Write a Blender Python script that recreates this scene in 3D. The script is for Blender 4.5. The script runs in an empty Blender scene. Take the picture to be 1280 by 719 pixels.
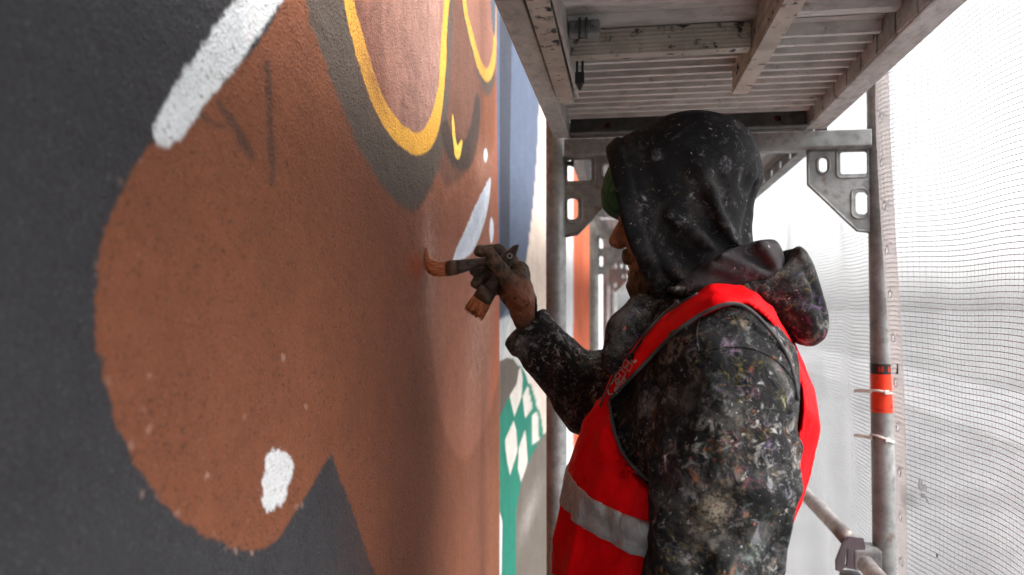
import bpy, bmesh, math, random
import numpy as np
from mathutils import Vector, Matrix
random.seed(7); rng = np.random.default_rng(7)
S = bpy.context.scene
col = S.collection
R = math.radians

# ---------------------------------------------------------------- camera, sky, sun, exposure
FPX, CXP, CYP = 950.0, 640.0, 359.5           # focal length in photo pixels (1280 wide), image centre
ZC = 1.52                                      # eye height above the walking deck
YAW, PITCH = math.atan(145 / 950), math.atan(25.5 / 950)
camd = bpy.data.cameras.new('camera'); cam = bpy.data.objects.new('camera', camd); col.objects.link(cam)
cam.location = (0, 0, ZC); cam.rotation_euler = (math.pi / 2 + PITCH, 0, YAW)
camd.sensor_width = 36; camd.lens = FPX / 1280 * 36; camd.clip_start = 0.02; camd.clip_end = 6000
camd.dof.use_dof = True; camd.dof.focus_distance = 1.15; camd.dof.aperture_fstop = 4.0
S.camera = cam
SUN_EL, SUN_AZ = R(45), R(104)                 # azimuth clockwise from +Y: over the netting, slightly behind the camera
W = bpy.data.worlds.new('World'); S.world = W; W.use_nodes = True
wn = W.node_tree; wn.nodes.clear()
sky = wn.nodes.new('ShaderNodeTexSky'); sky.sky_type = 'NISHITA'; sky.sun_disc = False
sky.sun_elevation = SUN_EL; sky.sun_rotation = SUN_AZ; sky.dust_density = 4.0; sky.air_density = 1.0; sky.ozone_density = 1
hs = wn.nodes.new('ShaderNodeHueSaturation'); hs.inputs['Saturation'].default_value = 0.10
bg = wn.nodes.new('ShaderNodeBackground'); bg.inputs['Strength'].default_value = 0.15
wo = wn.nodes.new('ShaderNodeOutputWorld')
wn.links.new(sky.outputs[0], hs.inputs['Color']); wn.links.new(hs.outputs[0], bg.inputs[0]); wn.links.new(bg.outputs[0], wo.inputs[0])
sl = bpy.data.lights.new('sun', 'SUN'); sl.energy = 0.8; sl.angle = R(25); sl.color = (1, .97, .93)
so = bpy.data.objects.new('sun', sl); col.objects.link(so)
sd = Vector((math.sin(SUN_AZ) * math.cos(SUN_EL), math.cos(SUN_AZ) * math.cos(SUN_EL), math.sin(SUN_EL)))
so.rotation_euler = sd.to_track_quat('Z', 'Y').to_euler()
S.view_settings.view_transform = 'Standard'; S.view_settings.look = 'None'; S.view_settings.gamma = 1
S.view_settings.exposure = 1.75
S.render.engine = 'CYCLES'
S.cycles.max_bounces = 10; S.cycles.diffuse_bounces = 5; S.cycles.transparent_max_bounces = 24; S.cycles.transmission_bounces = 6
S.cycles.use_denoising = True; S.cycles.sample_clamp_indirect = 6
S.cycles.caustics_reflective = False; S.cycles.caustics_refractive = False

# ---------------------------------------------------------------- helpers
_f = np.array([-math.sin(YAW) * math.cos(PITCH), math.cos(YAW) * math.cos(PITCH), math.sin(PITCH)])
_r = np.array([math.cos(YAW), math.sin(YAW), 0.0]); _u = np.cross(_r, _f)
def ray(px, py): return _f + _r * (px - CXP) / FPX + _u * (CYP - py) / FPX
def atY(px, py, Y):
    d = ray(px, py); t = Y / d[1]; return np.array([d[0] * t, Y, ZC + d[2] * t])
def atX(px, py, X):
    d = ray(px, py); t = X / d[0]; return np.array([X, d[1] * t, ZC + d[2] * t])
def project(X, Y, Z):
    z = Z - ZC
    dp = X * _f[0] + Y * _f[1] + z * _f[2]
    return CXP + FPX * (X * _r[0] + Y * _r[1]) / dp, CYP - FPX * (X * _u[0] + Y * _u[1] + z * _u[2]) / dp
def lin(c):
    c = np.array(c, float) / 255.0
    return np.where(c <= .04045, c / 12.92, ((c + .055) / 1.055) ** 2.4)
def srgb(r, g, b, k=1.0):
    a = np.clip(lin((r, g, b)) * k, 0, .85); return (float(a[0]), float(a[1]), float(a[2]), 1.0)

def link(name, data, parent=None, mat=None):
    o = bpy.data.objects.new(name, data); col.objects.link(o)
    if parent is not None: o.parent = parent
    if mat is not None and data is not None: data.materials.append(mat)
    return o
def tag(o, label=None, cat=None, group=None, kind=None):
    if label: o['label'] = label
    if cat: o['category'] = cat
    if group: o['group'] = group
    if kind: o['kind'] = kind
    return o
def empty(name, loc=(0, 0, 0)):
    o = link(name, None); o.location = loc; o.empty_display_size = .1; return o
def bm_obj(name, bm, parent=None, mat=None, smooth=False, bevel=0.0):
    me = bpy.data.meshes.new(name); bmesh.ops.recalc_face_normals(bm, faces=bm.faces); bm.to_mesh(me); bm.free()
    if smooth:
        me.polygons.foreach_set('use_smooth', [True] * len(me.polygons))
    o = link(name, me, parent, mat)
    if bevel:
        m = o.modifiers.new('bevel', 'BEVEL'); m.width = bevel; m.segments = 2; m.limit_method = 'ANGLE'
    return o
def add_box(bm, x0, x1, y0, y1, z0, z1):
    v = [bm.verts.new((x, y, z)) for x in (x0, x1) for y in (y0, y1) for z in (z0, z1)]
    for a in ((0, 1, 3, 2), (4, 6, 7, 5), (0, 4, 5, 1), (2, 3, 7, 6), (0, 2, 6, 4), (1, 5, 7, 3)):
        bm.faces.new([v[i] for i in a])
def box_obj(name, dims, parent, mat, bevel=.002):
    bm = bmesh.new(); add_box(bm, *dims); return bm_obj(name, bm, parent, mat, bevel=bevel)
def add_tube(bm, pts, rad, n=16, caps=True):
    pts = [Vector(p) for p in pts]; rings = []
    rads = rad if isinstance(rad, (list, tuple)) else [rad] * len(pts)
    t0 = (pts[1] - pts[0]).normalized()
    nrm = t0.orthogonal().normalized()
    for i, p in enumerate(pts):
        t = (pts[min(i + 1, len(pts) - 1)] - pts[max(i - 1, 0)]).normalized()
        nrm = (nrm - t * nrm.dot(t)).normalized(); b = t.cross(nrm)
        rings.append([bm.verts.new(p + (nrm * math.cos(a) + b * math.sin(a)) * rads[i]) for a in [2 * math.pi * k / n for k in range(n)]])
    for a, b in zip(rings, rings[1:]):
        for k in range(n): bm.faces.new((a[k], a[(k + 1) % n], b[(k + 1) % n], b[k]))
    if caps: bm.faces.new(rings[0][::-1]); bm.faces.new(rings[-1])
def tube_obj(name, pts, rad, parent, mat, n=16):
    bm = bmesh.new(); add_tube(bm, pts, rad, n); return bm_obj(name, bm, parent, mat, smooth=True)
def catmull(P, n=8, closed=True):
    P = np.array(P, float); m = len(P); out = []
    for i in range(m if closed else m - 1):
        if closed: a, b, c, d = P[(i - 1) % m], P[i], P[(i + 1) % m], P[(i + 2) % m]
        else: a, b, c, d = P[max(i - 1, 0)], P[i], P[i + 1], P[min(i + 2, m - 1)]
        for k in range(n):
            t = k / n
            out.append(.5 * ((2 * b) + (c - a) * t + (2 * a - 5 * b + 4 * c - d) * t * t + (3 * b - 3 * c + d - a) * t ** 3))
    if not closed: out.append(P[-1])
    return np.array(out)
def plate_mesh(name, outline, holes, thick):
    """flat plate with real holes, in its local XY plane"""
    cu = bpy.data.curves.new(name, 'CURVE'); cu.dimensions = '2D'; cu.fill_mode = 'BOTH'; cu.extrude = thick / 2; cu.bevel_depth = 0
    for pl in [outline] + list(holes):
        s = cu.splines.new('POLY'); s.points.add(len(pl) - 1); s.use_cyclic_u = True
        for q, (x, y) in zip(s.points, pl): q.co = (x, y, 0, 1)
    o = bpy.data.objects.new(name, cu); col.objects.link(o)
    bpy.context.view_layer.update()
    me = bpy.data.meshes.new_from_object(o.evaluated_get(bpy.context.evaluated_depsgraph_get()))
    bpy.data.objects.remove(o); bpy.data.curves.remove(cu); me.name = name
    return me
def slot(cx, cy, w, h, n=6):
    """rounded slot outline"""
    r = min(w, h) / 2; pts = []
    for (sx, sy, a0) in ((1, 1, 0), (-1, 1, 90), (-1, -1, 180), (1, -1, 270)):
        ox, oy = sx * (w / 2 - r), sy * (h / 2 - r)
        for k in range(n + 1):
            a = R(a0 + 90 * k / n); pts.append((cx + ox + r * math.cos(a), cy + oy + r * math.sin(a)))
    return pts
def rrect(x0, x1, y0, y1, r, n=4):
    pts = []
    for (cx, cy, a0) in ((x1 - r, y1 - r, 0), (x0 + r, y1 - r, 90), (x0 + r, y0 + r, 180), (x1 - r, y0 + r, 270)):
        for k in range(n + 1):
            a = R(a0 + 90 * k / n); pts.append((cx + r * math.cos(a), cy + r * math.sin(a)))
    return pts
def np_mesh(name, V, F, smooth=True):
    V = np.asarray(V, np.float32); F = np.asarray(F, np.int32); me = bpy.data.meshes.new(name); k = F.shape[1]
    me.vertices.add(len(V)); me.vertices.foreach_set('co', V.ravel())
    me.loops.add(F.size); me.loops.foreach_set('vertex_index', F.ravel())
    me.polygons.add(len(F)); me.polygons.foreach_set('loop_start', np.arange(0, F.size, k, dtype=np.int32))
    me.polygons.foreach_set('loop_total', np.full(len(F), k, np.int32))
    if smooth: me.polygons.foreach_set('use_smooth', np.ones(len(F), bool))
    me.update(calc_edges=True); me.validate(); return me
_LAT = rng.random((8, 32, 32, 32)).astype(np.float32)
def vnoise(x, y, z, scale, seed=0):
    """smooth value noise, -1..1"""
    L = _LAT[seed % 8]; off = seed * 7.31
    q = [np.asarray(a, np.float32) * scale + off + 100 for a in (x, y, z)]
    i = [np.floor(a).astype(np.int32) for a in q]; f = [a - b for a, b in zip(q, i)]
    f = [a * a * (3 - 2 * a) for a in f]; i0 = [a & 31 for a in i]; i1 = [(a + 1) & 31 for a in i]
    r = 0
    for dx, wx in ((i0[0], 1 - f[0]), (i1[0], f[0])):
        for dy, wy in ((i0[1], 1 - f[1]), (i1[1], f[1])):
            w = wx * wy
            r = r + w * ((1 - f[2]) * L[dx, dy, i0[2]] + f[2] * L[dx, dy, i1[2]])
    return r * 2 - 1

# ---- node helpers
class NT:
    def __init__(s, name):
        s.m = bpy.data.materials.new(name); s.m.use_nodes = True; s.t = s.m.node_tree; s.t.nodes.clear()
        s.out = s.t.nodes.new('ShaderNodeOutputMaterial'); s._tc = None
    def n(s, typ, props=None, **ins):
        nd = s.t.nodes.new('ShaderNode' + typ)
        for k, v in (props or {}).items(): setattr(nd, k, v)
        for k, v in ins.items():
            k2 = int(k[1:]) if k[0] == '_' else k.replace('_', ' ')
            s.set(nd.inputs[k2], v)
        return nd
    def set(s, sock, v):
        if isinstance(v, bpy.types.NodeSocket): s.t.links.new(v, sock)
        elif isinstance(v, bpy.types.Node): s.t.links.new(v.outputs[0], sock)
        else: sock.default_value = v
    def co(s):
        if s._tc is None: s._tc = s.n('NewGeometry').outputs['Position']
        return s._tc
    def noise(s, scale, detail=3, rough=.55, vec=None, dist=0, off=None):
        v = vec if vec is not None else s.co()
        if off is not None: v = s.n('VectorMath', {'operation': 'ADD'}, _0=v, _1=off).outputs[0]
        nd = s.n('TexNoise', Vector=v, Scale=scale, Detail=detail, Roughness=rough, Distortion=dist)
        return nd.outputs[0]
    def voro(s, scale, feature='F1', vec=None, off=None, rnd=1.0):
        v = vec if vec is not None else s.co()
        if off is not None: v = s.n('VectorMath', {'operation': 'ADD'}, _0=v, _1=off).outputs[0]
        return s.n('TexVoronoi', {'feature': feature}, Vector=v, Scale=scale, Randomness=rnd)
    def rng(s, v, a, b, lo=0.0, hi=1.0, smooth=True):
        nd = s.n('MapRange', {'interpolation_type': 'SMOOTHSTEP' if smooth else 'LINEAR'}, Value=v)
        nd.inputs[1].default_value = a; nd.inputs[2].default_value = b; nd.inputs[3].default_value = lo; nd.inputs[4].default_value = hi
        return nd.outputs[0]
    def math(s, op, a, b=0.0, clamp=False):
        nd = s.n('Math', {'operation': op, 'use_clamp': clamp}, _0=a, _1=b); return nd.outputs[0]
    def mix(s, f, a, b, mode='MIX'):
        nd = s.t.nodes.new('ShaderNodeMix'); nd.data_type = 'RGBA'; nd.blend_type = mode
        s.set(nd.inputs[0], f); s.set(nd.inputs[6], a); s.set(nd.inputs[7], b); return nd.outputs[2]
    def scalevec(s, vec3, vec=None):
        return s.n('VectorMath', {'operation': 'MULTIPLY'}, _0=vec if vec is not None else s.co(), _1=vec3).outputs[0]
    def bump(s, h, strength=.5, dist=.001, normal=None):
        nd = s.n('Bump', Height=h, Strength=strength, Distance=dist)
        if normal is not None: s.set(nd.inputs['Normal'], normal)
        return nd.outputs[0]
    def surf(s, color, rough=.6, metal=0.0, normal=None, spec=.5, **kw):
        b = s.n('BsdfPrincipled'); s.set(b.inputs['Base Color'], color); s.set(b.inputs['Roughness'], rough); s.set(b.inputs['Metallic'], metal)
        s.set(b.inputs['Specular IOR Level'], spec)
        if normal is not None: s.set(b.inputs['Normal'], normal)
        for k, v in kw.items(): s.set(b.inputs[k.replace('_', ' ')], v)
        s.t.links.new(b.outputs[0], s.out.inputs[0]); return s.m

def m_metal(name, base, dark, rough=.5, metal=.65, rust=0.0, stretch=(1, 1, 1), splash=None):
    t = NT(name); v = t.scalevec(stretch)
    a = t.rng(t.noise(9, 5, .62, v), .35, .68); b = t.rng(t.noise(60, 4, .6, v, off=(3, 1, 7)), .42, .7)
    c = t.mix(a, dark, base); c = t.mix(t.math('MULTIPLY', b, .55), c, tuple(x * .55 for x in dark[:3]) + (1,))
    if rust:
        r = t.rng(t.noise(24, 6, .65, off=(9, 2, 4)), .62 - rust * .12, .74)
        c = t.mix(t.math('MULTIPLY', r, .8), c, (.13, .06, .03, 1))
    sp = t.rng(t.voro(190, off=(1, 5, 2)).outputs[0], .10, .16, 1, 0)
    sp = t.math('MULTIPLY', sp, t.rng(t.noise(14, 2, .5, off=(4, 4, 4)), .5, .62))
    c = t.mix(sp, c, splash or (.04, .035, .035, 1))
    return t.surf(c, t.rng(t.noise(40, 3), .3, .7, rough - .12, rough + .15), metal, t.bump(t.noise(350, 3), .12, .0006))
M = {}
M['galv'] = m_metal('galvanised_steel', (.34, .345, .34, 1), (.21, .212, .205, 1), .5, .4, .15)
M['galv_dark'] = m_metal('dull_galvanised_steel', (.19, .185, .175, 1), (.10, .095, .09, 1), .6, .4, .3)
M['alu'] = m_metal('dirty_aluminium', (.66, .64, .61, 1), (.44, .42, .39, 1), .55, .35, .2, (1, .5, 1))
M['alu_sheet'] = m_metal('grimy_corrugated_aluminium', (.76, .73, .69, 1), (.60, .57, .53, 1), .55, .1, .1, (.35, 1, 1))
M['red_steel'] = m_metal('orange_painted_steel', (.50, .10, .04, 1), (.30, .06, .03, 1), .55, .1)
M['rail'] = m_metal('rail_steel', (.42, .38, .36, 1), (.24, .21, .20, 1), .5, .4, .5)
def m_bar():
    t = NT('weathered_grooved_bar'); c = t.mix(t.rng(t.noise(14, 5, .6, t.scalevec((1, 1, 1.0))), .3, .7), (.46, .41, .35, 1), (.68, .62, .54, 1))
    c = t.mix(t.rng(t.noise(55, 5, .7, off=(2, 2, 2)), .55, .68), c, (.05, .04, .03, 1))
    bl = t.rng(t.noise(19, 2, .5, off=(7, 1, 3)), .66, .69)
    c = t.mix(bl, c, (.03, .03, .035, 1))
    return t.surf(c, .75, .1, t.bump(t.noise(220, 4), .3, .0008))
M['bar'] = m_bar()
def m_plain(name, c, rough=.6, metal=0., spec=.5, var=.25, sc=25):
    t = NT(name); d = tuple(x * (1 - var) for x in c[:3]) + (1,)
    return t.surf(t.mix(t.rng(t.noise(sc, 4), .35, .65), d, c), rough, metal, t.bump(t.noise(400, 2), .1, .0005), spec)
M['black'] = m_plain('black_plastic', (.02, .02, .022, 1), .45)
M['tie'] = m_plain('cable_tie_nylon', (.86, .83, .77, 1), .4, var=.08)
# ---------------------------------------------------------------- the setting outside: ground far below
def sheet(name, x0, x1, y0, y1, z, mat):
    bm = bmesh.new(); v = [bm.verts.new(p) for p in ((x0, y0, z), (x1, y0, z), (x1, y1, z), (x0, y1, z))]; bm.faces.new(v)
    return tag(bm_obj(name, bm, None, mat), kind='structure')
def m_ground(name, a, b, sc):
    t = NT(name); return t.surf(t.mix(t.rng(t.noise(sc, 6, .6), .35, .65), a, b), .9, 0, None, .2)
GZ = -12.0
sheet('ground', -3000, 3000, -3000, 3000, GZ, m_ground('winter_fields', (.055, .055, .055, 1), (.085, .085, .082, 1), .012))
sheet('pavement', 38, 62, -900, 900, GZ + .02, m_ground('snowy_pavement', (.10, .10, .103, 1), (.15, .15, .153, 1), .05))
sheet('road', 0.9, 36, -900, 900, GZ + .03, m_ground('wet_asphalt', (.06, .06, .062, 1), (.10, .10, .102, 1), .1))

# ---------------------------------------------------------------- scaffold constants
XL, XR, D0, BAY = -0.170, 0.562, 1.814, 2.07    # post lines, first frame ahead of the camera, bay length
XW = -0.36                                       # wall face
H_BOT, H_SHEET, H_TOP = ZC + .398, ZC + .447, ZC + .485
T_BOT, T_TOP = ZC + .358, ZC + .400              # transom

# ---------------------------------------------------------------- mural wall
def poly_sdf(P, a, b):
    """signed distance (negative inside) of points (a,b) to polygon P, wall metres"""
    P = np.asarray(P, np.float32); d2 = np.full(a.shape, 1e9, np.float32); ins = np.zeros(a.shape, bool)
    Q = np.roll(P, -1, 0)
    for (x0, y0), (x1, y1) in zip(P, Q):
        ex, ey = x1 - x0, y1 - y0; wx, wy = a - x0, b - y0
        t = np.clip((wx * ex + wy * ey) / (ex * ex + ey * ey + 1e-12), 0, 1)
        dx, dy = wx - ex * t, wy - ey * t
        np.minimum(d2, dx * dx + dy * dy, out=d2)
        if y0 != y1: ins ^= ((y0 > b) != (y1 > b)) & (a < (x1 - x0) * (b - y0) / (y1 - y0) + x0)
    d = np.sqrt(d2); return np.where(ins, -d, d)
def build_wall():
    ys = [.40]
    while ys[-1] < 2.75: ys.append(ys[-1] + min(.0042, max(.0014, ys[-1] ** 2 * .0055)))
    Y = np.concatenate([np.linspace(-3, .37, 20), ys, np.linspace(2.8, 4.4, 40), np.linspace(4.45, 9.6, 130), np.linspace(10, 16, 10)])
    z = np.concatenate([np.linspace(GZ, ZC - 1.15, 14), np.arange(ZC - 1.1, ZC - .45, .004), np.arange(ZC - .45, ZC + .42, .0021), np.arange(ZC + .422, ZC + 1.0, .005), np.linspace(ZC + 1.05, 7, 12)])
    A, B = np.meshgrid(Y.astype(np.float32), z.astype(np.float32), indexing='ij'); a, b = A.ravel(), B.ravel()
    pa = np.maximum(a, .3)
    px, py = project(np.full_like(pa, XW), pa, b)
    n1 = vnoise(a, b, 0 * a, 260, 1); n2 = vnoise(a, b, 0 * a, 90, 2); n3 = vnoise(a, b, 0 * a, 22, 3); n4 = vnoise(a, b, 0 * a, 7, 4)
    streak = .6 * vnoise(a * 2, b * .4, 0 * a, 14, 5) + .5 * vnoise(a * 2, b * .6, 0 * a, 30, 6)
    C = np.zeros((len(a), 3), np.float32)
    def L(*c): return (lin(c) * 1.12).astype(np.float32)
    C[:] = L(54, 54, 57)
    def wall_pts(P): return np.array([atX(x, y, XW)[1:] for x, y in P])
    def paint(P, c, soft=.003, rough=.003, smooth=True, alpha=1.0, n=6, box=None):
        Q = wall_pts(catmull(P, n) if smooth else P)
        pad = .03 + soft * 3
        k = (a > Q[:, 0].min() - pad) & (a < Q[:, 0].max() + pad) & (b > Q[:, 1].min() - pad) & (b < Q[:, 1].max() + pad)
        d = poly_sdf(Q, a[k], b[k]) + rough * (n1[k] * .6 + n2[k] * .7)
        w = np.clip(.5 - d / (2 * soft), 0, 1); w = (w * w * (3 - 2 * w) * alpha)[:, None]
        cc = L(*c) if isinstance(c, tuple) else c(k)
        C[k] = C[k] * (1 - w) + cc * w
    def glow(cx, cy, sx, sy, c, al=1.0, rot=0.0, clip=None):
        dx, dy = px - cx, py - cy; cr, sr = math.cos(R(rot)), math.sin(R(rot))
        u, v = dx * cr + dy * sr, -dx * sr + dy * cr
        w = al * np.exp(-(u / sx) ** 2 - (v / sy) ** 2) * (1 + .5 * n2 + .35 * n1)
        if clip is not None: w = w * clip
        w = np.clip(w, 0, 1)[:, None]; C[:] = C * (1 - w) + L(*c) * w
    brown = [(430, -260), (355, 0), (262, 120), (192, 178), (165, 215), (148, 248), (130, 292), (121, 340), (118, 392), (124, 440), (135, 490), (150, 540),
             (175, 590), (205, 630), (240, 660), (280, 681), (318, 688), (345, 676), (366, 645), (386, 614), (400, 590), (413, 567)]
    low = [(413, 567), (430, 610), (446, 655), (460, 695), (476, 740), (530, 950)]
    full = np.concatenate([catmull(brown, 6, False), catmull(low, 6, False), [(624.5, 950), (624.5, -260)]])
    paint(full, (125, 75, 51), .0025, .003, smooth=False)
    inb = ((px < 624) & (px > 118)).astype(np.float32)
    face = np.clip((px - 400) / 60, 0, 1) * (px < 624)
    # sprayed tonal modelling; dark lower-centre blobs also paint in the painter's shadow
    glow(485, 560, 80, 420, (102, 61, 44), .28, 6, face); glow(540, 620, 44, 160, (104, 66, 50), .15, 0, face); glow(600, 620, 16, 150, (122, 78, 60), .6, 0, face)
    glow(545, 330, 42, 110, (142, 92, 72), .62, 0, face); glow(560, 240, 30, 60, (146, 94, 74), .6, 0, face); glow(430, 150, 60, 220, (104, 62, 48), .45, 0, face)
    lip = [(624, 190), (600, 225), (570, 262), (545, 330), (540, 420), (548, 500), (558, 545), (575, 573), (592, 562), (607, 530), (618, 490), (625, 440)]
    paint(lip, (142, 90, 70), .016, .006, alpha=.85)
    glow(598, 410, 13, 90, (166, 124, 106), .75, 4, face); glow(536, 330, 8, 60, (188, 150, 135), .5, 0, face)
    paint([(553, -60), (558, 40), (557, 110), (551, 160), (545, 200), (556, 230), (575, 225), (595, 190), (603, 130), (600, 60), (592, -60)], (98, 68, 56), .012, .005, alpha=.85)
    glow(520, 334, 10, 16, (146, 66, 28), .8, 0, face); glow(548, 400, 16, 60, (150, 104, 84), .35, 0, face)
    # lens shadow, lens, gold rims
    paint([(365, -120), (382, 0), (400, 62), (424, 125), (450, 188), (480, 236), (508, 262), (526, 256), (546, 216), (556, 170), (562, 110), (566, 0), (560, -120)], (84, 73, 65), .008, .005)
    paint([(420, -120), (430, 0), (441, 52), (455, 100), (470, 140), (490, 172), (510, 190), (525, 194), (540, 183), (550, 155), (556, 100), (558, 50), (555, -120)], (214, 158, 62), .0022, .0012)
    def pink(k):
        t = np.clip((px[k] - 455) / 90, 0, 1)[:, None]; g = L(122, 80, 66) * (1 - t) + L(148, 112, 100) * t
        return g * (1 + .26 * streak[k] + .12 * n2[k])[:, None]
    paint([(430, -120), (443, 0), (455, 48), (470, 97), (485, 132), (503, 156), (521, 166), (534, 155), (545, 122), (550, 75), (549, -120)], pink, .0022, .0012)
    glow(468, 100, 12, 60, (120, 72, 54), .6, -18, ((px > 440) & (px < 545) & (py < 160)).astype(np.float32))
    C_save = C.copy()
    paint([(570, -120), (577, 0), (586, 50), (593, 78), (600, 103), (609, 120), (617, 106), (623, 70), (624, -120)], (84, 70, 62), .006, .004)
    paint([(572, -120), (578.5, 0), (585, 38), (591, 62), (598, 87), (608, 102), (616, 93), (621, 65), (622.5, 14), (622.5, -120)], (206, 150, 66), .003, .001)
    paint([(577, -120), (583, 0), (591, 41), (600, 72), (608, 86), (614, 74), (617, 47), (613, 0), (610, -120)], (142, 98, 82), .003, .0012)
    paint([(612, -120), (613, 0), (617.5, 45), (619.5, 20), (619.5, -120)], (78, 84, 96), .003, .003)
    # nostril crescent with gold ring
    paint([(551, 160), (556, 188), (566, 208), (579, 214), (590, 204), (597, 178), (600, 140), (598.5, 120), (594, 122), (590, 146), (584, 170), (576, 176), (566, 168), (558, 150)], (66, 52, 46), .006, .003)
    paint([(565, 147), (567, 146), (569, 168), (572, 182), (576, 176), (578, 177), (576, 192), (573, 199), (569, 194), (566, 172)], (236, 190, 84), .0025, .001)
    glow(603, 205, 9, 24, (178, 130, 110), .7, 0, face)
    paint([(605.5, 188), (608, 186), (609.5, 194), (608, 202), (605.5, 202), (604.5, 195)], (226, 226, 230), .003, .001)
    # white highlight and drop
    paint([(613, 222), (612, 245), (608, 268), (603, 286), (597, 302), (588, 318), (575, 326), (566, 326), (571, 310), (579, 292), (592, 262), (604, 238)], (206, 212, 222), .003, .003)
    paint([(600, 250), (608, 240), (600, 275), (588, 300), (578, 316), (573, 316), (582, 296)], (188, 196, 210), .006, .003, alpha=.5)
    paint([(614, 272), (616.5, 278), (617, 292), (615.5, 302), (613.5, 303), (612, 294), (612, 282)], (214, 218, 226), .003, .001)
    paint([(619, 90), (624.3, 80), (624.4, 420), (622, 470), (616, 500), (612, 520), (617, 440), (619, 300)], (156, 82, 54), .006, .003, alpha=.7)
    # beyond the face edge: slate, blue, beige, check
    paint([(624.6, -260), (700, -260), (700, 950), (624.6, 950)], (206, 188, 174), .003, .002, smooth=False)
    paint([(624.6, -200), (679, -200), (676, 60), (673, 155), (671, 200), (666, 260), (657, 330), (648, 380), (636, 402), (624.6, 410)], (82, 92, 112), .004, .002)
    paint([(624.6, -200), (640, -200), (639.5, 60), (637.5, 200), (637, 330), (634, 385), (624.6, 400)], (56, 60, 72), .004, .002, smooth=False)
    paint([(624.6, 400), (640, 392), (652, 420), (655, 470), (624.6, 470)], (185, 188, 186), .008, .002, smooth=False, alpha=.8)
    paint([(624.6, 520), (640, 455), (651, 458), (662, 476), (676, 520), (682, 560), (682, 950), (624.6, 950)], (26, 114, 95), .003, .002, smooth=False)
    for q in ([(651, 459), (638, 479), (637, 495), (643, 521), (652, 496), (653.5, 473)], [(653, 496), (659.6, 482), (664, 500), (665, 511), (656.5, 523)], [(655, 460), (660, 465), (666, 474), (661, 482)],
              [(642, 526), (631, 551), (634, 578), (637.5, 594), (647, 564), (645.4, 538)], [(656.5, 537), (648.5, 560), (647.5, 586), (652, 606), (659.6, 577), (658, 551)], [(666, 518), (665, 533), (666, 556), (674, 550), (672, 514)], [(668, 482), (671, 478), (676, 500), (674, 512), (671, 510)]):
        paint(q, (205, 197, 188), .0025, .001, smooth=False)
    paint([(624.6, 452), (633, 447), (642, 449), (649, 460), (646, 480), (634, 500), (624.6, 522)], (90, 82, 74), .004, .002, smooth=False)
    paint([(683, 540), (676, 548), (664, 570), (652, 600), (645, 640), (645, 700), (647, 950), (690, 950), (690, 540)], (100, 92, 84), .004, .002, smooth=False)
    glow(662, 640, 7, 36, (168, 160, 154), .5, 18, (px > 645).astype(np.float32))
    paint([(624.6, 640), (628, 652), (626.5, 740), (624.6, 760)], (214, 214, 212), .003, .001, smooth=False)
    # far stretch of wall
    k = px > 683.5; C[k] = L(192, 174, 160)
    k = (px > 700) & (px < 716.5); C[k] = L(196, 196, 198)
    k = (px >= 716.5) & (px < 743); C[k] = L(176, 84, 50) * (1 + .18 * n4[k])[:, None]
    k = px >= 743; C[k] = L(205, 205, 205)
    # unfinished white strokes, dabs and sketch marks near the camera
    paint([(402, -80), (352, 0), (305, 70), (272, 112), (243, 148), (222, 176), (206, 184), (192, 172), (197, 150), (216, 112), (246, 68), (276, 24), (300, -6), (345, -80)], (220, 224, 226), .0024, .0034)
    paint([(336, 572), (356, 563), (366, 580), (362, 606), (352, 630), (333, 636), (327, 618), (330, 595)], (226, 230, 232), .0024, .007)
    for q in ([(268, 128), (278, 130), (300, 158), (318, 192), (312, 196), (292, 166)], [(331, 80), (337, 80), (341, 150), (344, 222), (337, 226), (334, 150)], [(250, 142), (262, 148), (285, 160), (283, 164), (262, 153)]):
        paint(q, (62, 50, 46), .004, .004, alpha=.62)
    dots = [(150, 228, 6), (121, 328, 4), (119, 345, 3), (136, 478, 4), (187, 468, 3), (163, 557, 5), (180, 512, 3), (187, 535, 4), (220, 642, 4), (260, 596, 4), (178, 618, 3), (196, 620, 3), (282, 686, 5), (270, 672, 4),
            (294, 690, 4), (268, 668, 3), (315, 692, 3), (306, 520, 3), (355, 447, 3), (371, 634, 3), (378, 632, 3), (394, 490, 2), (383, 508, 2), (412, 572, 2), (227, 218, 2), (270, 290, 2), (250, 550, 3), (310, 650, 3), (176, 200, 3), (206, 176, 5)]
    for (dx, dy, rr) in dots:
        paint([(dx + rr * math.cos(q) * random.uniform(.4, 1.0), dy + rr * math.sin(q) * random.uniform(.5, 1.3)) for q in np.linspace(0, 5.4, 7)], (186, 150, 134), .0022, .004, alpha=random.choice((.2, .35, .6)))
    roll = vnoise(a * 1.0, b * .25, 0 * a, 26, 7)
    C *= (1 + .08 * n2 + .06 * n3 + .06 * n4 + .05 * roll)[:, None]; np.clip(C, 0.005, .86, out=C)
    X = XW + .0005 * n1 + .0006 * n2
    V = np.stack([X, a, b], 1); nY, nZ = len(Y), len(z)
    I = np.arange(nY * nZ, dtype=np.int32).reshape(nY, nZ)
    F = np.stack([I[:-1, :-1].ravel(), I[:-1, 1:].ravel(), I[1:, 1:].ravel(), I[1:, :-1].ravel()], 1)[:, ::-1]
    me = np_mesh('mural_wall', V, F)
    at = me.color_attributes.new('paint', 'FLOAT_COLOR', 'POINT')
    at.data.foreach_set('color', np.concatenate([C, np.ones((len(C), 1), np.float32)], 1).ravel().astype(np.float32))
    t = NT('painted_stucco'); c = t.n('VertexColor', {'layer_name': 'paint'}).outputs[0]
    pit = t.rng(t.noise(520, 2, .6), .30, .43, 1, 0); pit2 = t.rng(t.noise(210, 3, .6, off=(5, 5, 5)), .33, .42, 1, 0)
    zone = t.rng(t.noise(9, 3, .6, off=(2, 8, 1)), .3, .6)
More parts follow.
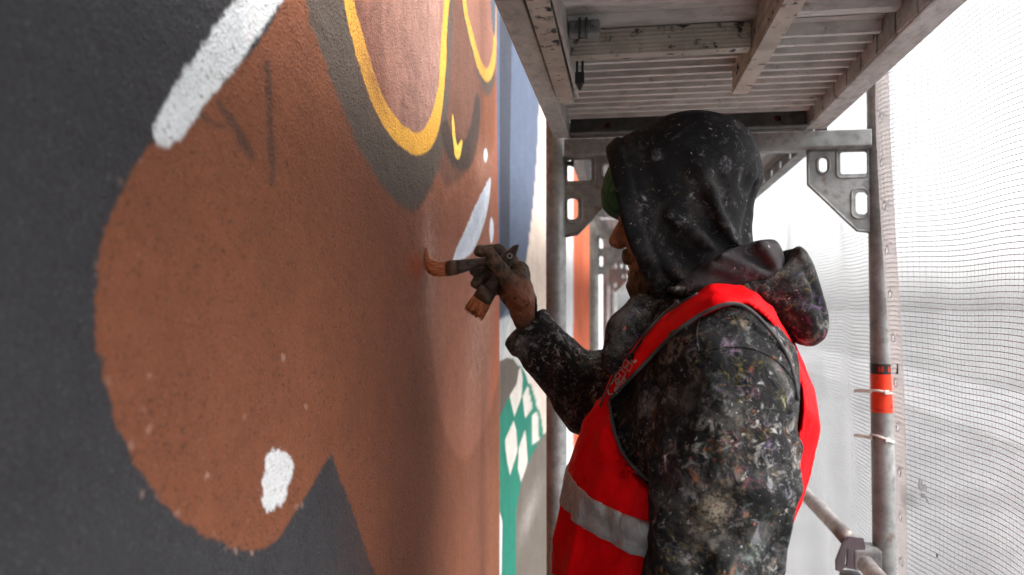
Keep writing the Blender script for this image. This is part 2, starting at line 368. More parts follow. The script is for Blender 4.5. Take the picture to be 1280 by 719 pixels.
    c = t.mix(t.math('MULTIPLY', t.math('ADD', pit, pit2, True), t.rng(zone, 0, 1, .30, .62)), c, (.030, .020, .018, 1))
    c = t.mix(t.math('MULTIPLY', t.rng(t.noise(430, 2, .5, off=(1, 9, 4)), .60, .72), .10), c, (.75, .7, .66, 1))
    h = t.math('ADD', t.noise(330, 3, .65), t.math('MULTIPLY', t.voro(260).outputs[0], .9))
    me.materials.append(t.surf(c, .82, 0, t.bump(h, .85, .0018), .25))
    o = link('mural_wall', me)
    bm = bmesh.new(); add_box(bm, XW - .3, XW - .004, -3, 16, GZ, 7); bm_obj('wall_core', bm, o, m_plain('wall_core', (.5, .48, .45, 1), .9))
    return tag(o, 'rough stucco house wall with unfinished mural of a brown face in gold glasses', 'wall')
build_wall()

# ---------------------------------------------------------------- scaffold frames
def gusset_mesh(name):
    # local: x away from post, y down from transom (0) ; metres
    out = [(0, .002), (.132, .002), (.132, -.078), (.040, -.172), (.030, -.182), (.015, -.186), (0, -.186)]
    holes = [rrect(.004, .062, -.056, -.006, .006), slot(.099, -.034, .018, .032), rrect(.0035, .030, -.148, -.098, .011)]
    return plate_mesh(name, out, holes, .006)
GUS = gusset_mesh('gusset')
def torus_rim(bm, pts, r):
    pts = list(pts) + [pts[0], pts[1]]; add_tube(bm, [(x, y, 0) for x, y in pts], r, 6, False)
bm = bmesh.new()
for loop in (slot(.099, -.034, .027, .041), rrect(.003, .070, -.064, .0, .009), rrect(.003, .039, -.157, -.089, .014)): torus_rim(bm, loop, .0028)
add_tube(bm, [(.132, -.0, 0), (.132, -.078, 0), (.040, -.172, 0), (.028, -.184, 0), (.0, -.188, 0)], .0035, 6)
RIM = bpy.data.meshes.new('gusset_rim'); bm.to_mesh(RIM); bm.free(); RIM.polygons.foreach_set('use_smooth', [True] * len(RIM.polygons))
FR_LAB = {-1: 'galvanised scaffold frame behind the viewer', 0: 'nearest galvanised scaffold frame with punched corner gussets, crossing behind the hooded painter',
          1: 'second scaffold frame with orange gusset plate, seen past the painter\'s nose', 2: 'third scaffold frame with orange gusset far down the walkway',
          3: 'fourth scaffold frame far down the walkway, galvanised grey', 4: 'farthest scaffold frame at the end of the walkway'}
def frame(i):
    Y = D0 + BAY * i; r = empty('scaffold_portal', (0, Y, 0)); tag(r, FR_LAB[i], 'scaffold frame', 'scaffold frames along the walkway')
    mg = M['galv']; gm = M['red_steel'] if i in (1, 2) else M['galv']
    for x in (XL, XR):
        tube_obj('post', [(x, 0, z) for z in (GZ, -2, 0, 1, 2, 4, 5.8)], .02415, r, M['galv'], 24)
    for (zb, zt) in ((T_BOT, T_TOP), (T_BOT - 2, T_TOP - 2)):
        # U-section transom: web plus two lips
        bm = bmesh.new(); prof = [(-.025, zt), (-.025, zb + .006), (-.018, zb), (.018, zb), (.025, zb + .006), (.025, zt), (.021, zt), (.021, zb + .006), (-.021, zb + .006), (-.021, zt)]
        a = [bm.verts.new((XL + .022, y, z)) for y, z in prof]; b = [bm.verts.new((XR - .022, y, z)) for y, z in prof]
        for k in range(len(prof)): bm.faces.new((a[k], a[(k + 1) % len(prof)], b[(k + 1) % len(prof)], b[k]))
        bm.faces.new(a); bm.faces.new(b[::-1]); bm_obj('transom', bm, r, mg, bevel=.0015)
    for s, x in ((1, XL + .023), (-1, XR - .023)):
        g = GUS if gm is M['galv'] else GUS.copy()
        if not g.materials: g.materials.append(gm)
        o = link('gusset', g, r); o.location = (x, -.004, T_BOT + .001); o.rotation_euler = (R(90), 0, 0); o.scale = (s, 1, 1)
        rm = RIM if gm is M['galv'] else RIM.copy()
        if not rm.materials: rm.materials.append(gm)
        q = link('embossed_rim', rm, o); q.location = (0, 0, .003)
    if i == 0:
        bm = bmesh.new(); bmesh.ops.create_cone(bm, cap_ends=True, segments=16, radius1=.006, radius2=.006, depth=.012); o = bm_obj('bolt', bm, r, M['black']); o.rotation_euler = (0, R(90), 0); o.location = (XL + .032, -.01, T_BOT - .014)
        bm = bmesh.new(); bmesh.ops.create_cone(bm, cap_ends=True, segments=6, radius1=.0095, radius2=.008, depth=.006); o = bm_obj('bolt_head', bm, r, M['black']); o.rotation_euler = (0, R(90), 0); o.location = (XL + .041, -.01, T_BOT - .014)
    return r
M['wedge'] = m_plain('violet_grey_wedge', (.16, .125, .14, 1), .5, .3)
M['eyelet'] = m_plain('pale_eyelet', (.8, .8, .8, 1), .5)
for i in (-1, 0, 1, 2, 3, 4): frame(i)

# ---------------------------------------------------------------- decks
def corrugated(name, x0, x1, y0, y1, z, pitch, depth, parent, mat):
    prof = []; y = y0
    while y < y1 - pitch:
        prof += [(y, z), (y + pitch * .50, z), (y + pitch * .54, z - depth), (y + pitch * .78, z - depth), (y + pitch * .82, z), (y + pitch, z)]; y += pitch
    prof.append((y1, z)); bm = bmesh.new()
    lo = [(bm.verts.new((x0, p, q)), bm.verts.new((x1, p, q))) for p, q in prof]; hi = [(bm.verts.new((x0, p, z + .01)), bm.verts.new((x1, p, z + .01))) for p in (y0, y1)]
    for (a, b), (c, d) in zip(lo, lo[1:]): bm.faces.new((a, b, d, c))
    bm.faces.new((hi[0][0], hi[1][0], hi[1][1], hi[0][1]))
    o = bm_obj(name, bm, parent, mat); m = o.modifiers.new('bevel', 'BEVEL'); m.width = .0016; m.segments = 2; m.limit_method = 'ANGLE'; m.angle_limit = R(20); return o
def channel(name, x_in, x_out, y0, y1, z0, z1, parent, mat, seams=0.0):
    """C-shaped side stringer: bottom flange, web, small lip, with weld seams as shallow steps"""
    bm = bmesh.new(); add_box(bm, min(x_in, x_out), max(x_in, x_out), y0, y1, z0, z1)
    o = bm_obj(name, bm, parent, mat, bevel=.003)
    if seams:
        s = 1 if x_out > x_in else -1; y = y0 + .05; k = 0
        while y < y1 - .03:
            bm = bmesh.new(); add_box(bm, x_in - s * .0022, x_in - s * .0001, y, y + seams * .9, z0 + .004, z1 - .002)
            bm_obj('web_segment', bm, o, mat, bevel=.0012); y += seams
    return o
def hatch_deck():
    y0, y1 = D0 - BAY + .03, D0 - .045
    r = empty('scaffold_deck', (0, 0, 0)); tag(r, 'aluminium hatch deck with corrugated underside directly above the painter', 'scaffold deck', 'scaffold decks')
    xl0, xl1, xr0, xr1 = -.171, -.133, .393, .437
    channel('stringer', xl1, xl0, y0, y1, H_BOT, H_TOP, r, M['alu']); channel('stringer', xr0, xr1, y0, y1, H_BOT, H_TOP, r, M['alu'], .085)
    corrugated('corrugated_sheet', xl1 + .001, xr0 - .003, 1.215, 1.742, H_SHEET, .0425, .019, r, M['alu_sheet'])
    corrugated('hatch_panel', xl1 + .001, xr0 - .003, y0 + .01, 1.205, H_SHEET - .002, .094, .012, r, M['alu_sheet'])
    bm = bmesh.new(); add_box(bm, xl0 + .003, xr1 - .003, y0, y1, H_TOP - .012, H_TOP - .002); bm_obj('top_sheet', bm, r, M['alu'])
    pm = plate_mesh('end_cap', [(xl1 + .002, -.028), (xr0 - .002, -.028), (xr0 - .002, .025), (xl1 + .002, .025)], [slot(-.045, -.004, .015, .012, 5), slot(.330, -.002, .018, .013, 5)], .004)
    o = link('end_cap', pm, r, M['galv_dark']); o.rotation_euler = (R(90), 0, 0); o.location = (0, 1.748, H_SHEET - .024)
    box_obj('end_lip', (xl1 + .002, xr0 - .002, 1.722, 1.775, H_BOT - .001, H_BOT + .003), r, M['galv_dark'], .001)
    box_obj('end_web', (xl1 + .002, xr0 - .002, 1.768, 1.772, H_BOT + .004, H_TOP - .014), r, M['red_steel'], .0005)
    # hatch frame bars hanging under the sheet
    def bar(name, p0, p1, w, h, groove=5):
        p0, p1 = Vector(p0), Vector(p1); d = (p1 - p0); s = d.normalized().cross(Vector((0, 0, 1))).normalized()
        prof = [(-w / 2, 0), (w / 2, 0)]
        for k in range(groove): 
            a = h * (k + .55) / (groove + .3); prof += [(w / 2, a - .0022), (w / 2 - .002, a - .0012), (w / 2 - .002, a + .0012), (w / 2, a + .0022)]
        prof += [(w / 2, h), (-w / 2, h)]
        for k in reversed(range(groove)):
            a = h * (k + .55) / (groove + .3); prof += [(-w / 2, a + .0022), (-w / 2 + .002, a + .0012), (-w / 2 + .002, a - .0012), (-w / 2, a - .0022)]
        bm = bmesh.new(); A = [bm.verts.new(p0 + s * x + Vector((0, 0, z))) for x, z in prof]; B = [bm.verts.new(p1 + s * x + Vector((0, 0, z))) for x, z in prof]
        for k in range(len(prof)): bm.faces.new((A[k], A[(k + 1) % len(prof)], B[(k + 1) % len(prof)], B[k]))
        bm.faces.new(A); bm.faces.new(B[::-1]); return bm_obj(name, bm, r, M['bar'])
    zb = ZC + .384; bar('hatch_bar', (-.106, .12, zb), (-.113, 1.415, zb), .029, .052, 0)
    box_obj('hatch_edge', (-.094, -.089, .12, 1.40, zb + .004, zb + .058), r, M['alu'], .001)
    bar('hatch_bar', (.222, .12, zb - .004), (.200, 1.40, zb), .027, .060, 3)
    bar('hatch_bar', (-.092, 1.205, ZC + .398), (.187, 1.205, ZC + .398), .026, .040, 6)
    # latch bracket
    l = box_obj('latch_bracket', (-.088, -.040, 1.135, 1.160, ZC + .412, ZC + .434), r, M['galv'], .003)
    for x in (-.080, -.048):
        bm = bmesh.new(); bmesh.ops.create_cone(bm, cap_ends=True, segments=12, radius1=.005, radius2=.004, depth=.006); q = bm_obj('rivet', bm, l, M['galv']); q.rotation_euler = (R(90), 0, 0); q.location = (x, 1.132, ZC + .425)
    bm = bmesh.new(); add_tube(bm, [(-.070, 1.130, ZC + .434), (-.070, 1.127, ZC + .402), (-.060, 1.127, ZC + .402), (-.060, 1.130, ZC + .434)], .0022, 8); bm_obj('spring_clip', bm, l, M['galv_dark'], smooth=True)
    bm = bmesh.new()
    for x in (-.083, -.074): add_box(bm, x, x + .004, 1.232, 1.240, ZC + .372, ZC + .437)
    add_box(bm, -.084, -.069, 1.231, 1.241, ZC + .366, ZC + .385); q = bm_obj('latch_pin', bm, r, M['black'], bevel=.0015)
    bm = bmesh.new(); bmesh.ops.create_cone(bm, cap_ends=True, segments=12, radius1=.002, radius2=.0065, depth=.010); q2 = bm_obj('latch_tip', bm, q, M['black']); q2.location = (-.0765, 1.236, ZC + .361)
hatch_deck()
def steel_deck(name, bay, ztop, label, side_holes=True):
    y0, y1 = D0 + BAY * bay + .04, D0 + BAY * (bay + 1) - .045; zb = ztop - .085
    r = empty(name, (0, 0, 0)); tag(r, label, 'scaffold deck', 'scaffold decks')
    W_ = .30
    for j, x0 in enumerate((-.150, .160)):
        x1 = x0 + W_
        if side_holes:
            hs_ = [rrect(k - .010, k + .010, -.016, .014, .004, 2) for k in np.arange(.12, y1 - y0 - .08, .14)]
            for x in (x0, x1):
                pm = plate_mesh('side_web', [(0, -.034), (y1 - y0, -.034), (y1 - y0, .034), (0, .034)], hs_, .003)
                o = link('side_web', pm, r, M['galv']); o.rotation_euler = (R(90), 0, R(90)); o.location = (x, y0, zb + .045)
        else:
            for x in (x0, x1): box_obj('side_web', (x - .0015, x + .0015, y0, y1, zb + .011, zb + .079), r, M['galv'], .0005)
        for x, s in ((x0, 1), (x1, -1)): box_obj('flange', (min(x, x + s * .03), max(x, x + s * .03), y0, y1, zb + .006, zb + .0105), r, M['galv'], .001)
        bm = bmesh.new(); add_box(bm, x0 + .002, x1 - .002, y0, y1, zb + .066, zb + .074); o = bm_obj('tread_plate', bm, r, M['tread'])
def m_tread():
    t = NT('perforated_tread_plate'); v = t.voro(34, rnd=.15).outputs[0]
    d = t.rng(v, .25, .33, 1, 0); c = t.mix(t.rng(t.noise(12, 4), .35, .65), (.48, .475, .465, 1), (.60, .59, .58, 1)); c = t.mix(t.math('MULTIPLY', d, .55), c, (.08, .075, .07, 1))
    return t.surf(c, .55, .4, t.bump(d, .6, .003))
M['tread'] = m_tread()
UL = {1: 'perforated steel deck above the second bay, behind the painter\'s hood', 2: 'steel deck above the third bay, far down the walkway', 3: 'steel deck above the fourth bay, farthest overhead', -1: 'steel deck overhead behind the viewer'}
for b in (1, 2, 3, -1): steel_deck('scaffold_deck', b - 1 if b > 0 else -2, H_TOP - .012, UL[b], b == 1)
LL = {-2: 'walking deck behind the viewer', -1: 'walking deck the painter stands on', 0: 'walking deck of the second bay past the painter', 1: 'walking deck of the third bay', 2: 'walking deck of the fourth bay'}
for b in LL: steel_deck('scaffold_deck', b, 0.011, 'galvanised ' + LL[b], False)

# ---------------------------------------------------------------- guard rails with wedge couplers
RL = {-1: 'steel guard rail tube leaving the frame at the lower right corner', 0: 'steel guard rail tube running behind the painter\'s back to the wedge coupler', 1: 'guard rail tube of the third bay hidden past the painter'}
for b in (-1, 0, 1):
    ya, yb = D0 + BAY * b, D0 + BAY * (b + 1); X = .481; Z = ZC - .518
    r = empty('guard_rail', (X, ya, Z)); tag(r, RL[b], 'guard rail', 'guard rails')
    if b == -1: pts = [(.01, .2, -.012), (.008, BAY - .16, -.02), (.012, BAY - .105, -.022)]
    else: pts = [(0, -.01, .004), (0, .06, .006), (0, BAY * .5, .002), (0, BAY - .14, -.01)]
    tube_obj('tube', pts, .0178, r, M['rail'], 20)
    if b >= 0:
        # flattened end and wedge box on the post
        pm = plate_mesh('wedge_plate', [(-.034, -.020), (-.020, .022), (-.006, .040), (.030, .040), (.036, .020), (.036, -.030), (.012, -.038), (-.014, -.036), (-.022, -.046), (-.032, -.044)], [rrect(-.012, -.006, -.030, .012, .002, 2)], .008)
        o = link('wedge_plate', pm, r, M['wedge'] if 'wedge' in M else M['galv_dark']); o.rotation_euler = (R(90), R(4), R(10)); o.location = (-.004, -.045, -.018); o.scale = (.88, .88, 1)
        box_obj('wedge', (-.004, .004, -.056, -.040, -.058, .012), o, M['galv'], .001).rotation_euler = (0, 0, 0)
        o.children[-1].rotation_euler = (R(-90), 0, R(14)); o.children[-1].location = (0.004, .0, .046)
        tube_obj('wedge_box', [(0, -.03, -.16), (0, -.03, -.066)], .022, r, M['galv'], 16)
        box_obj('post_clamp', (.004, .062, -.05, .02, -.055, -.01), r, M['galv'], .004)
# ---------------------------------------------------------------- debris netting
def m_film():
    t = NT('translucent_netting_film'); tr = t.n('BsdfTransparent', Color=(.97, .97, .98, 1)); tl = t.n('BsdfTranslucent', Color=(.93, .93, .94, 1)); df = t.n('BsdfDiffuse', Color=(.8, .8, .8, 1))
    a = t.n('MixShader', _0=.15, _1=tl, _2=df)
    f = t.rng(t.noise(5, 4, .6), .3, .7, .11, .16)
    mx = t.n('MixShader', _0=f, _1=tr, _2=a); t.t.links.new(mx.outputs[0], t.out.inputs[0]); return t.m
def m_thread():
    t = NT('netting_thread'); tl = t.n('BsdfTranslucent', Color=(.34, .34, .35, 1)); df = t.n('BsdfDiffuse', Color=(.80, .80, .81, 1))
    mx = t.n('MixShader', _0=.5, _1=tl, _2=df); t.t.links.new(mx.outputs[0], t.out.inputs[0]); return t.m
def m_hem():
    t = NT('netting_hem'); tl = t.n('BsdfTranslucent', Color=(.55, .51, .50, 1)); df = t.n('BsdfDiffuse', Color=(.6, .57, .56, 1))
    mx = t.n('MixShader', _0=.4, _1=tl, _2=df); tr = t.n('BsdfTransparent', Color=(.95, .93, .92, 1)); m2 = t.n('MixShader', _0=.55, _1=tr, _2=mx); t.t.links.new(m2.outputs[0], t.out.inputs[0]); return t.m
M['film'], M['thread'], M['hem'] = m_film(), m_thread(), m_hem()
NZ0, NZ1 = -.4, 2.9
def net_x(s, z, first):
    """lateral position of the netting; s = 0..1 along the bay"""
    s = np.asarray(s, float); z = np.asarray(z, float)
    bul = np.clip(np.sin(math.pi * np.clip(s, 0, 1)), 0, 1) ** .55
    x = .592 + .055 * bul + .009 * np.sin(s * 15 + z * 1.6) * bul + .0050 * np.sin(s * 33 - z * 2.6 + 1) * bul + .006 * np.sin(z * 5 + s * 7) * bul + .004 * np.sin(z * 11 - s * 13)*bul
    if first:
        e = np.clip((s - .93) / .07, 0, 1); e = e * e * (3 - 2 * e)
        hem = .546 + .030 * np.clip((ZC + .45 - z) / .95, 0, 1.5) + .004 * np.sin(z * 6)
        x = x * (1 - e) + hem * e
    return x
def strand_mesh(name, lines, rad):
    V, F, n0 = [], [], 0; ang = [0, 2.094, 4.189]
    for L_ in lines:
        L_ = np.asarray(L_, float); t = np.gradient(L_, axis=0); t /= np.linalg.norm(t, axis=1)[:, None] + 1e-9
        ref = np.where(np.abs(t[:, [2]]) > .7, np.array([[1., 0, 0]]), np.array([[0, 0, 1.]])); u = np.cross(t, ref); u /= np.linalg.norm(u, axis=1)[:, None]; w = np.cross(t, u)
        ring = np.stack([L_ + rad * (math.cos(q) * u + math.sin(q) * w) for q in ang], 1); m = len(L_); V.append(ring.reshape(-1, 3))
        I = n0 + np.arange(m * 3).reshape(m, 3); J = np.roll(I, -1, 1)
        F.append(np.stack([I[:-1], J[:-1], J[1:], I[1:]], -1).reshape(-1, 4)); n0 += m * 3
    return np_mesh(name, np.concatenate(V), np.concatenate(F))
NL = {-1: 'white debris netting sheet nearest the viewer with eyeletted hem at the post', 0: 'white debris netting sheet past the marked post, behind the painter\'s back', 1: 'white debris netting sheet of the third bay', 2: 'white debris netting sheet at the far end', -2: 'white debris netting sheet behind the viewer'}
net_share = {}
for b in (-1, 0, 1, 2, -2):
    y0 = D0 + BAY * b; first = b == -1; L_ = BAY - (.055 if first else 0)
    r = empty('netting_sheet', (0, y0, 0)); tag(r, NL[b], 'netting', 'netting sheets on the outside of the scaffold')
    if first or 'film' not in net_share:
        sv = np.linspace(0, 1, 140); zv = np.linspace(NZ0, NZ1, 130); Sg, Zg = np.meshgrid(sv, zv, indexing='ij'); Xg = net_x(Sg, Zg, first)
        I = np.arange(Sg.size).reshape(Sg.shape); F = np.stack([I[:-1, :-1].ravel(), I[1:, :-1].ravel(), I[1:, 1:].ravel(), I[:-1, 1:].ravel()], 1)
        fm = np_mesh('film', np.stack([Xg.ravel() + .0012, Sg.ravel() * L_, Zg.ravel()], 1), F); fm.materials.append(M['film'])
        sh = np.linspace(0, 1, 84); zc_ = np.linspace(NZ0, NZ1, 100)
        lines = [np.stack([net_x(sh, np.full_like(sh, z + 0.0), first), sh * L_, np.full_like(sh, z) + .006 * np.sin(sh * 9 + z * 3) + .0025 * np.sin(sh * 37 + z * 1.7)], 1) for z in np.arange(NZ0, NZ1, .0102)]
        tm0 = strand_mesh('weft_threads', lines, .00088); tm0.materials.append(M['thread'])
        lines = [np.stack([net_x(np.full_like(zc_, s), zc_, first), np.full_like(zc_, s * L_), zc_], 1) for s in np.arange(.0, 1, .0125 / L_)]
        tm = strand_mesh('threads', lines, .00042); tm.materials.append(M['thread'])
        if not first: net_share = {'film': fm, 'threads': tm, 'weft': tm0}
    else: fm, tm, tm0 = net_share['film'], net_share['threads'], net_share['weft']
    link('film', fm, r); tag(link('warp_threads', tm, r), kind='stuff'); tag(link('weft_threads', tm0, r), kind='stuff')
    if first:
        # doubled hem with punched eyelets
        hw = .040; zz = np.linspace(NZ0, NZ1, 120)
        out = [(L_ - hw + .006 * math.sin(z * 3), z) for z in zz] + [(L_ + .004, z) for z in zz[::-1]]
        ez = np.arange(NZ0 + .05, NZ1 - .03, .095)
        pm = plate_mesh('hem', out, [slot(L_ - .020, z, .013, .015, 4) for z in ez], .0008)
        co = np.empty(len(pm.vertices) * 3, np.float32); pm.vertices.foreach_get('co', co); co = co.reshape(-1, 3)
        xx = net_x(co[:, 0] / L_, co[:, 1], True) - .003 + co[:, 2]; pm.vertices.foreach_set('co', np.stack([xx, co[:, 0], co[:, 1]], 1).astype(np.float32).ravel()); pm.update()
        h = link('hem', pm, r, M['hem'])
        bm = bmesh.new(); torus_rim(bm, slot(0, 0, .016, .018, 4), .0013); em = bpy.data.meshes.new('eyelet'); bm.to_mesh(em); bm.free(); em.materials.append(M['eyelet'])
        for z in ez:
            o = link('eyelet', em, h); o.rotation_euler = (R(90), 0, R(90)); o.location = (float(net_x(1 - .020 / L_, z, True)) - .004, L_ - .020, z)
r = empty('netting_sheet', (-.17, D0 + BAY * 4 + .1, 0)); tag(r, 'white netting sheet added to brighten the open far end of the walkway', 'netting', 'netting sheets on the outside of the scaffold')  # added sheet: turns the open walkway end white instead of showing ground
q = link('film', net_share['film'], r); q.rotation_euler = (0, 0, R(-90)); q.location = (-.2, .60, 0); q.scale = (1, .5, 1)
# blue paint smear and small marks on the near sheet
def stain(px, py, pts, mat, name):
    r = [o for o in bpy.data.objects if o.name == 'netting_sheet'][0]; V = []
    for (dx, dy) in pts:
        X = .63
        for _ in range(8):
            p = atX(px + dx, py + dy, X); X = float(net_x((p[1] - (D0 - BAY)) / (BAY - .055), p[2], True)) - .006
        p = atX(px + dx, py + dy, X); V.append((p[0], p[1] - (D0 - BAY), p[2]))
    bm = bmesh.new(); bm.faces.new([bm.verts.new(v) for v in V]); bm_obj(name, bm, r, mat)
M['blue'] = m_plain('blue_paint', (.03, .035, .10, 1), .6)
for k, pts in enumerate(([(-4, -12), (1, -9), (3, 0), (-1, 6), (-5, -2)], [(3, -6), (7, -1), (6, 6), (2, 3)], [(-3, 6), (4, 7), (8, 15), (10, 22), (3, 13)], [(-3, 8), (1, 9), (2, 14), (-1, 12)])):
    stain(1152, 610, pts, M['blue'], 'paint_stain')
stain(1121, 462, [(0, -7), (1.5, -7), (2, 5), (0, 6), (-2, 6), (-.5, 3)], M['black'], 'paint_stain')
stain(1171, 695, [(-1, -3), (1, -2), (1.5, 2), (-.5, 2)], M['black'], 'paint_stain')

# ---------------------------------------------------------------- sticker and cable ties on the marked post
def cyl_patch(bm, x, y, z0, z1, rad, a0, a1, n=24):
    lo, hi = [], []
    for k in range(n + 1):
        a = a0 + (a1 - a0) * k / n; lo.append(bm.verts.new((x + rad * math.cos(a), y + rad * math.sin(a), z0))); hi.append(bm.verts.new((x + rad * math.cos(a), y + rad * math.sin(a), z1)))
    for k in range(n): bm.faces.new((lo[k], lo[k + 1], hi[k + 1], hi[k]))
zs1 = atY(1096, 455, D0 - .02)[2]; zs0 = atY(1096, 516, D0 - .02)[2]; zs2 = atY(1096, 468, D0 - .02)[2]
M['sticker'] = m_plain('red_orange_sticker', (.80, .045, .012, 1), .35, var=.12); M['sticker_k'] = m_plain('black_sticker_print', (.018, .016, .016, 1), .35)
M['sticker_r'] = m_plain('red_sticker_print', (.6, .04, .015, 1), .4)
bm = bmesh.new(); cyl_patch(bm, XR, D0, zs0, zs2, .0248, 0, 2 * math.pi, 32); st = bm_obj('post_sticker', bm, None, M['sticker'], smooth=True)
tag(st, 'red orange sticker with black top band wrapped round the scaffold post', 'sticker')
bm = bmesh.new(); cyl_patch(bm, XR, D0, zs2, zs1, .0249, 0, 2 * math.pi, 32); bm_obj('print_band', bm, st, M['sticker_k'], smooth=True)
def glyph(cells, a_c, zc, cell, mat, name):
    bm = bmesh.new()
    for rr, row in enumerate(cells):
        for cc, ch in enumerate(row):
            if ch == '#':
                a = a_c + (cc - len(row) / 2) * cell / .025; z = zc - (rr - len(cells) / 2) * cell
                cyl_patch(bm, XR, D0, z - cell, z, .0253, a, a + cell / .025, 2)
    bm_obj(name, bm, st, mat)
zm = (zs1 + zs2) / 2
glyph(['##.##', '.#..#', '##.##', '#..#.', '##.##'], R(-112), zm, .0022, M['sticker_r'], 'printed_number')
glyph(['#.#', '#.#', '#.#', '#.#', '#.#'], R(-68), zm, .0024, M['sticker_r'], 'printed_number')
glyph(['###.##.###'], R(-120), zs0 + .006, .0015, M['sticker_k'], 'printed_line'); glyph(['##', '##', '.#', '##'], R(-60), zs0 + .014, .0018, M['sticker_k'], 'printed_line'); glyph(['##', '#.'], R(-128), zs2 - .008, .0016, M['sticker_k'], 'printed_line')
for (py_, dz, lab) in ((490, 0, 'pale nylon cable tie across the red orange sticker on the post'), (549, -.012, 'pale nylon cable tie round the bare post below the sticker')):
    z = atY(1096, py_, D0 - .02)[2]; bm = bmesh.new(); n = 40; ring = []
    pts = [(XR + .0268 * math.cos(a), D0 + .0268 * math.sin(a), z + dz * .5 * math.cos(a) + .003 * math.sin(2 * a)) for a in np.linspace(0, 2 * math.pi, n)]
    for (x, y, zz) in pts: ring.append((bm.verts.new((x, y, zz - .0025)), bm.verts.new((x, y, zz + .0025))))
    for (a, b), (c, d) in zip(ring, ring[1:]): bm.faces.new((a, c, d, b))
    o = bm_obj('cable_tie', bm, None, M['tie'], smooth=True); m = o.modifiers.new('thick', 'SOLIDIFY'); m.thickness = .0015
    tag(o, lab, 'cable tie', 'cable ties')
    box_obj('tie_head', (XR - .004, XR + .005, D0 - .0325, D0 - .0265, z - .0045, z + .0045), o, M['tie'], .001)
    q0 = np.array([XR - .025, D0 - .01, z]); q1 = atY(1068, py_ - 1 if py_ < 500 else py_ - 5, D0 + .10)
    bm = bmesh.new(); V = []
    for t in np.linspace(0, 1, 8):
        p = q0 * (1 - t) + q1 * t; p = p + np.array([0, 0, .0015 * math.sin(t * 3.1)]); V.append((bm.verts.new((p[0], p[1], p[2] - .0040)), bm.verts.new((p[0], p[1], p[2] + .0040))))
    for (a, b), (c, d) in zip(V, V[1:]): bm.faces.new((a, c, d, b))
    q = bm_obj('tie_tail', bm, o, M['tie']); m = q.modifiers.new('thick', 'SOLIDIFY'); m.thickness = .0013
    if py_ < 500:
        bm = bmesh.new(); V = []
        for t in np.linspace(0, 1, 6):
            p = np.array([XR + .004 + .05 * t, D0 - .03 - .03 * t, z + .001 + .012 * t]); V.append((bm.verts.new((p[0], p[1], p[2] - .0022)), bm.verts.new((p[0], p[1], p[2] + .0022))))
        for (a, b), (c, d) in zip(V, V[1:]): bm.faces.new((a, c, d, b))
        q = bm_obj('tie_tail', bm, o, M['tie']); m = q.modifiers.new('thick', 'SOLIDIFY'); m.thickness = .0013
# ---------------------------------------------------------------- the painter: signed-distance modelling, one surface per garment
f32 = np.float32
def surfnet(Fv, xs, ys, zs):
    """naive surface nets on a rectilinear grid -> vertices, quads"""
    ins = Fv < 0; n = np.zeros(tuple(s - 1 for s in Fv.shape), np.int8)
    C8 = [(i, j, k) for i in (0, 1) for j in (0, 1) for k in (0, 1)]
    sh = n.shape
    for (i, j, k) in C8: n += ins[i:i + sh[0], j:j + sh[1], k:k + sh[2]]
    I, J, K = np.nonzero((n > 0) & (n < 8)); idx = np.full(sh, -1, np.int32); idx[I, J, K] = np.arange(len(I))
    P = np.zeros((len(I), 3), np.float64); cnt = np.zeros(len(I)); ax = (xs, ys, zs); ijk = (I, J, K)
    for d in range(3):
        o1, o2 = [q for q in range(3) if q != d]
        for u in (0, 1):
            for v in (0, 1):
                a = [0, 0, 0]; a[o1] = u; a[o2] = v; b = list(a); b[d] = 1
                va = Fv[I + a[0], J + a[1], K + a[2]]; vb = Fv[I + b[0], J + b[1], K + b[2]]
                m = (va < 0) != (vb < 0); t = np.where(m, va / np.where(m, va - vb, 1), 0)
                for q in range(3):
                    base = ax[q][ijk[q] + a[q]]
                    if q == d: base = base + t * (ax[q][ijk[q] + 1] - ax[q][ijk[q]])
                    P[:, q] += np.where(m, base, 0)
                cnt += m
    P /= cnt[:, None]; quads = []
    for d in range(3):
        A = np.moveaxis(ins, d, 0); e = A[:-1] != A[1:]; up = A[:-1]
        e[:, 0, :] = False; e[:, :, 0] = False; e[:, -1, :] = False; e[:, :, -1] = False
        i, j, k = np.nonzero(e); X = np.moveaxis(idx, d, 0)
        q = np.stack([X[i, j - 1, k - 1], X[i, j, k - 1], X[i, j, k], X[i, j - 1, k]], 1); fl = ~up[i, j, k]
        if d == 1: fl = ~fl
        q[fl] = q[fl][:, ::-1]; quads.append(q)
    Q = np.concatenate(quads); return P, Q[(Q >= 0).all(1)]
def grid(x0, x1, y0, y1, z0, z1, h):
    xs, ys, zs = (np.arange(a, b, h).astype(f32) for a, b in ((x0, x1), (y0, y1), (z0, z1)))
    X, Y, Z = np.meshgrid(xs, ys, zs, indexing='ij'); return xs, ys, zs, X, Y, Z
def smin(a, b, k):
    h = np.maximum(k - np.abs(a - b), 0) / k; return np.minimum(a, b) - h * h * k * f32(.25)
def smax(a, b, k): return -smin(-a, -b, k)
def cap(p, a, b, ra, rb):
    X, Y, Z = p; a = np.asarray(a, f32); b = np.asarray(b, f32); d = b - a; L2 = float(d @ d) + 1e-9
    h = np.clip(((X - a[0]) * d[0] + (Y - a[1]) * d[1] + (Z - a[2]) * d[2]) / f32(L2), 0, 1)
    return np.sqrt((X - a[0] - d[0] * h) ** 2 + (Y - a[1] - d[1] * h) ** 2 + (Z - a[2] - d[2] * h) ** 2) - (f32(ra) + f32(rb - ra) * h)
def chain(p, pts, rad, k=.012):
    r = None
    for (a, b), (ra, rb) in zip(zip(pts, pts[1:]), zip(rad, rad[1:])):
        c = cap(p, a, b, ra, rb); r = c if r is None else smin(r, c, f32(k))
    return r
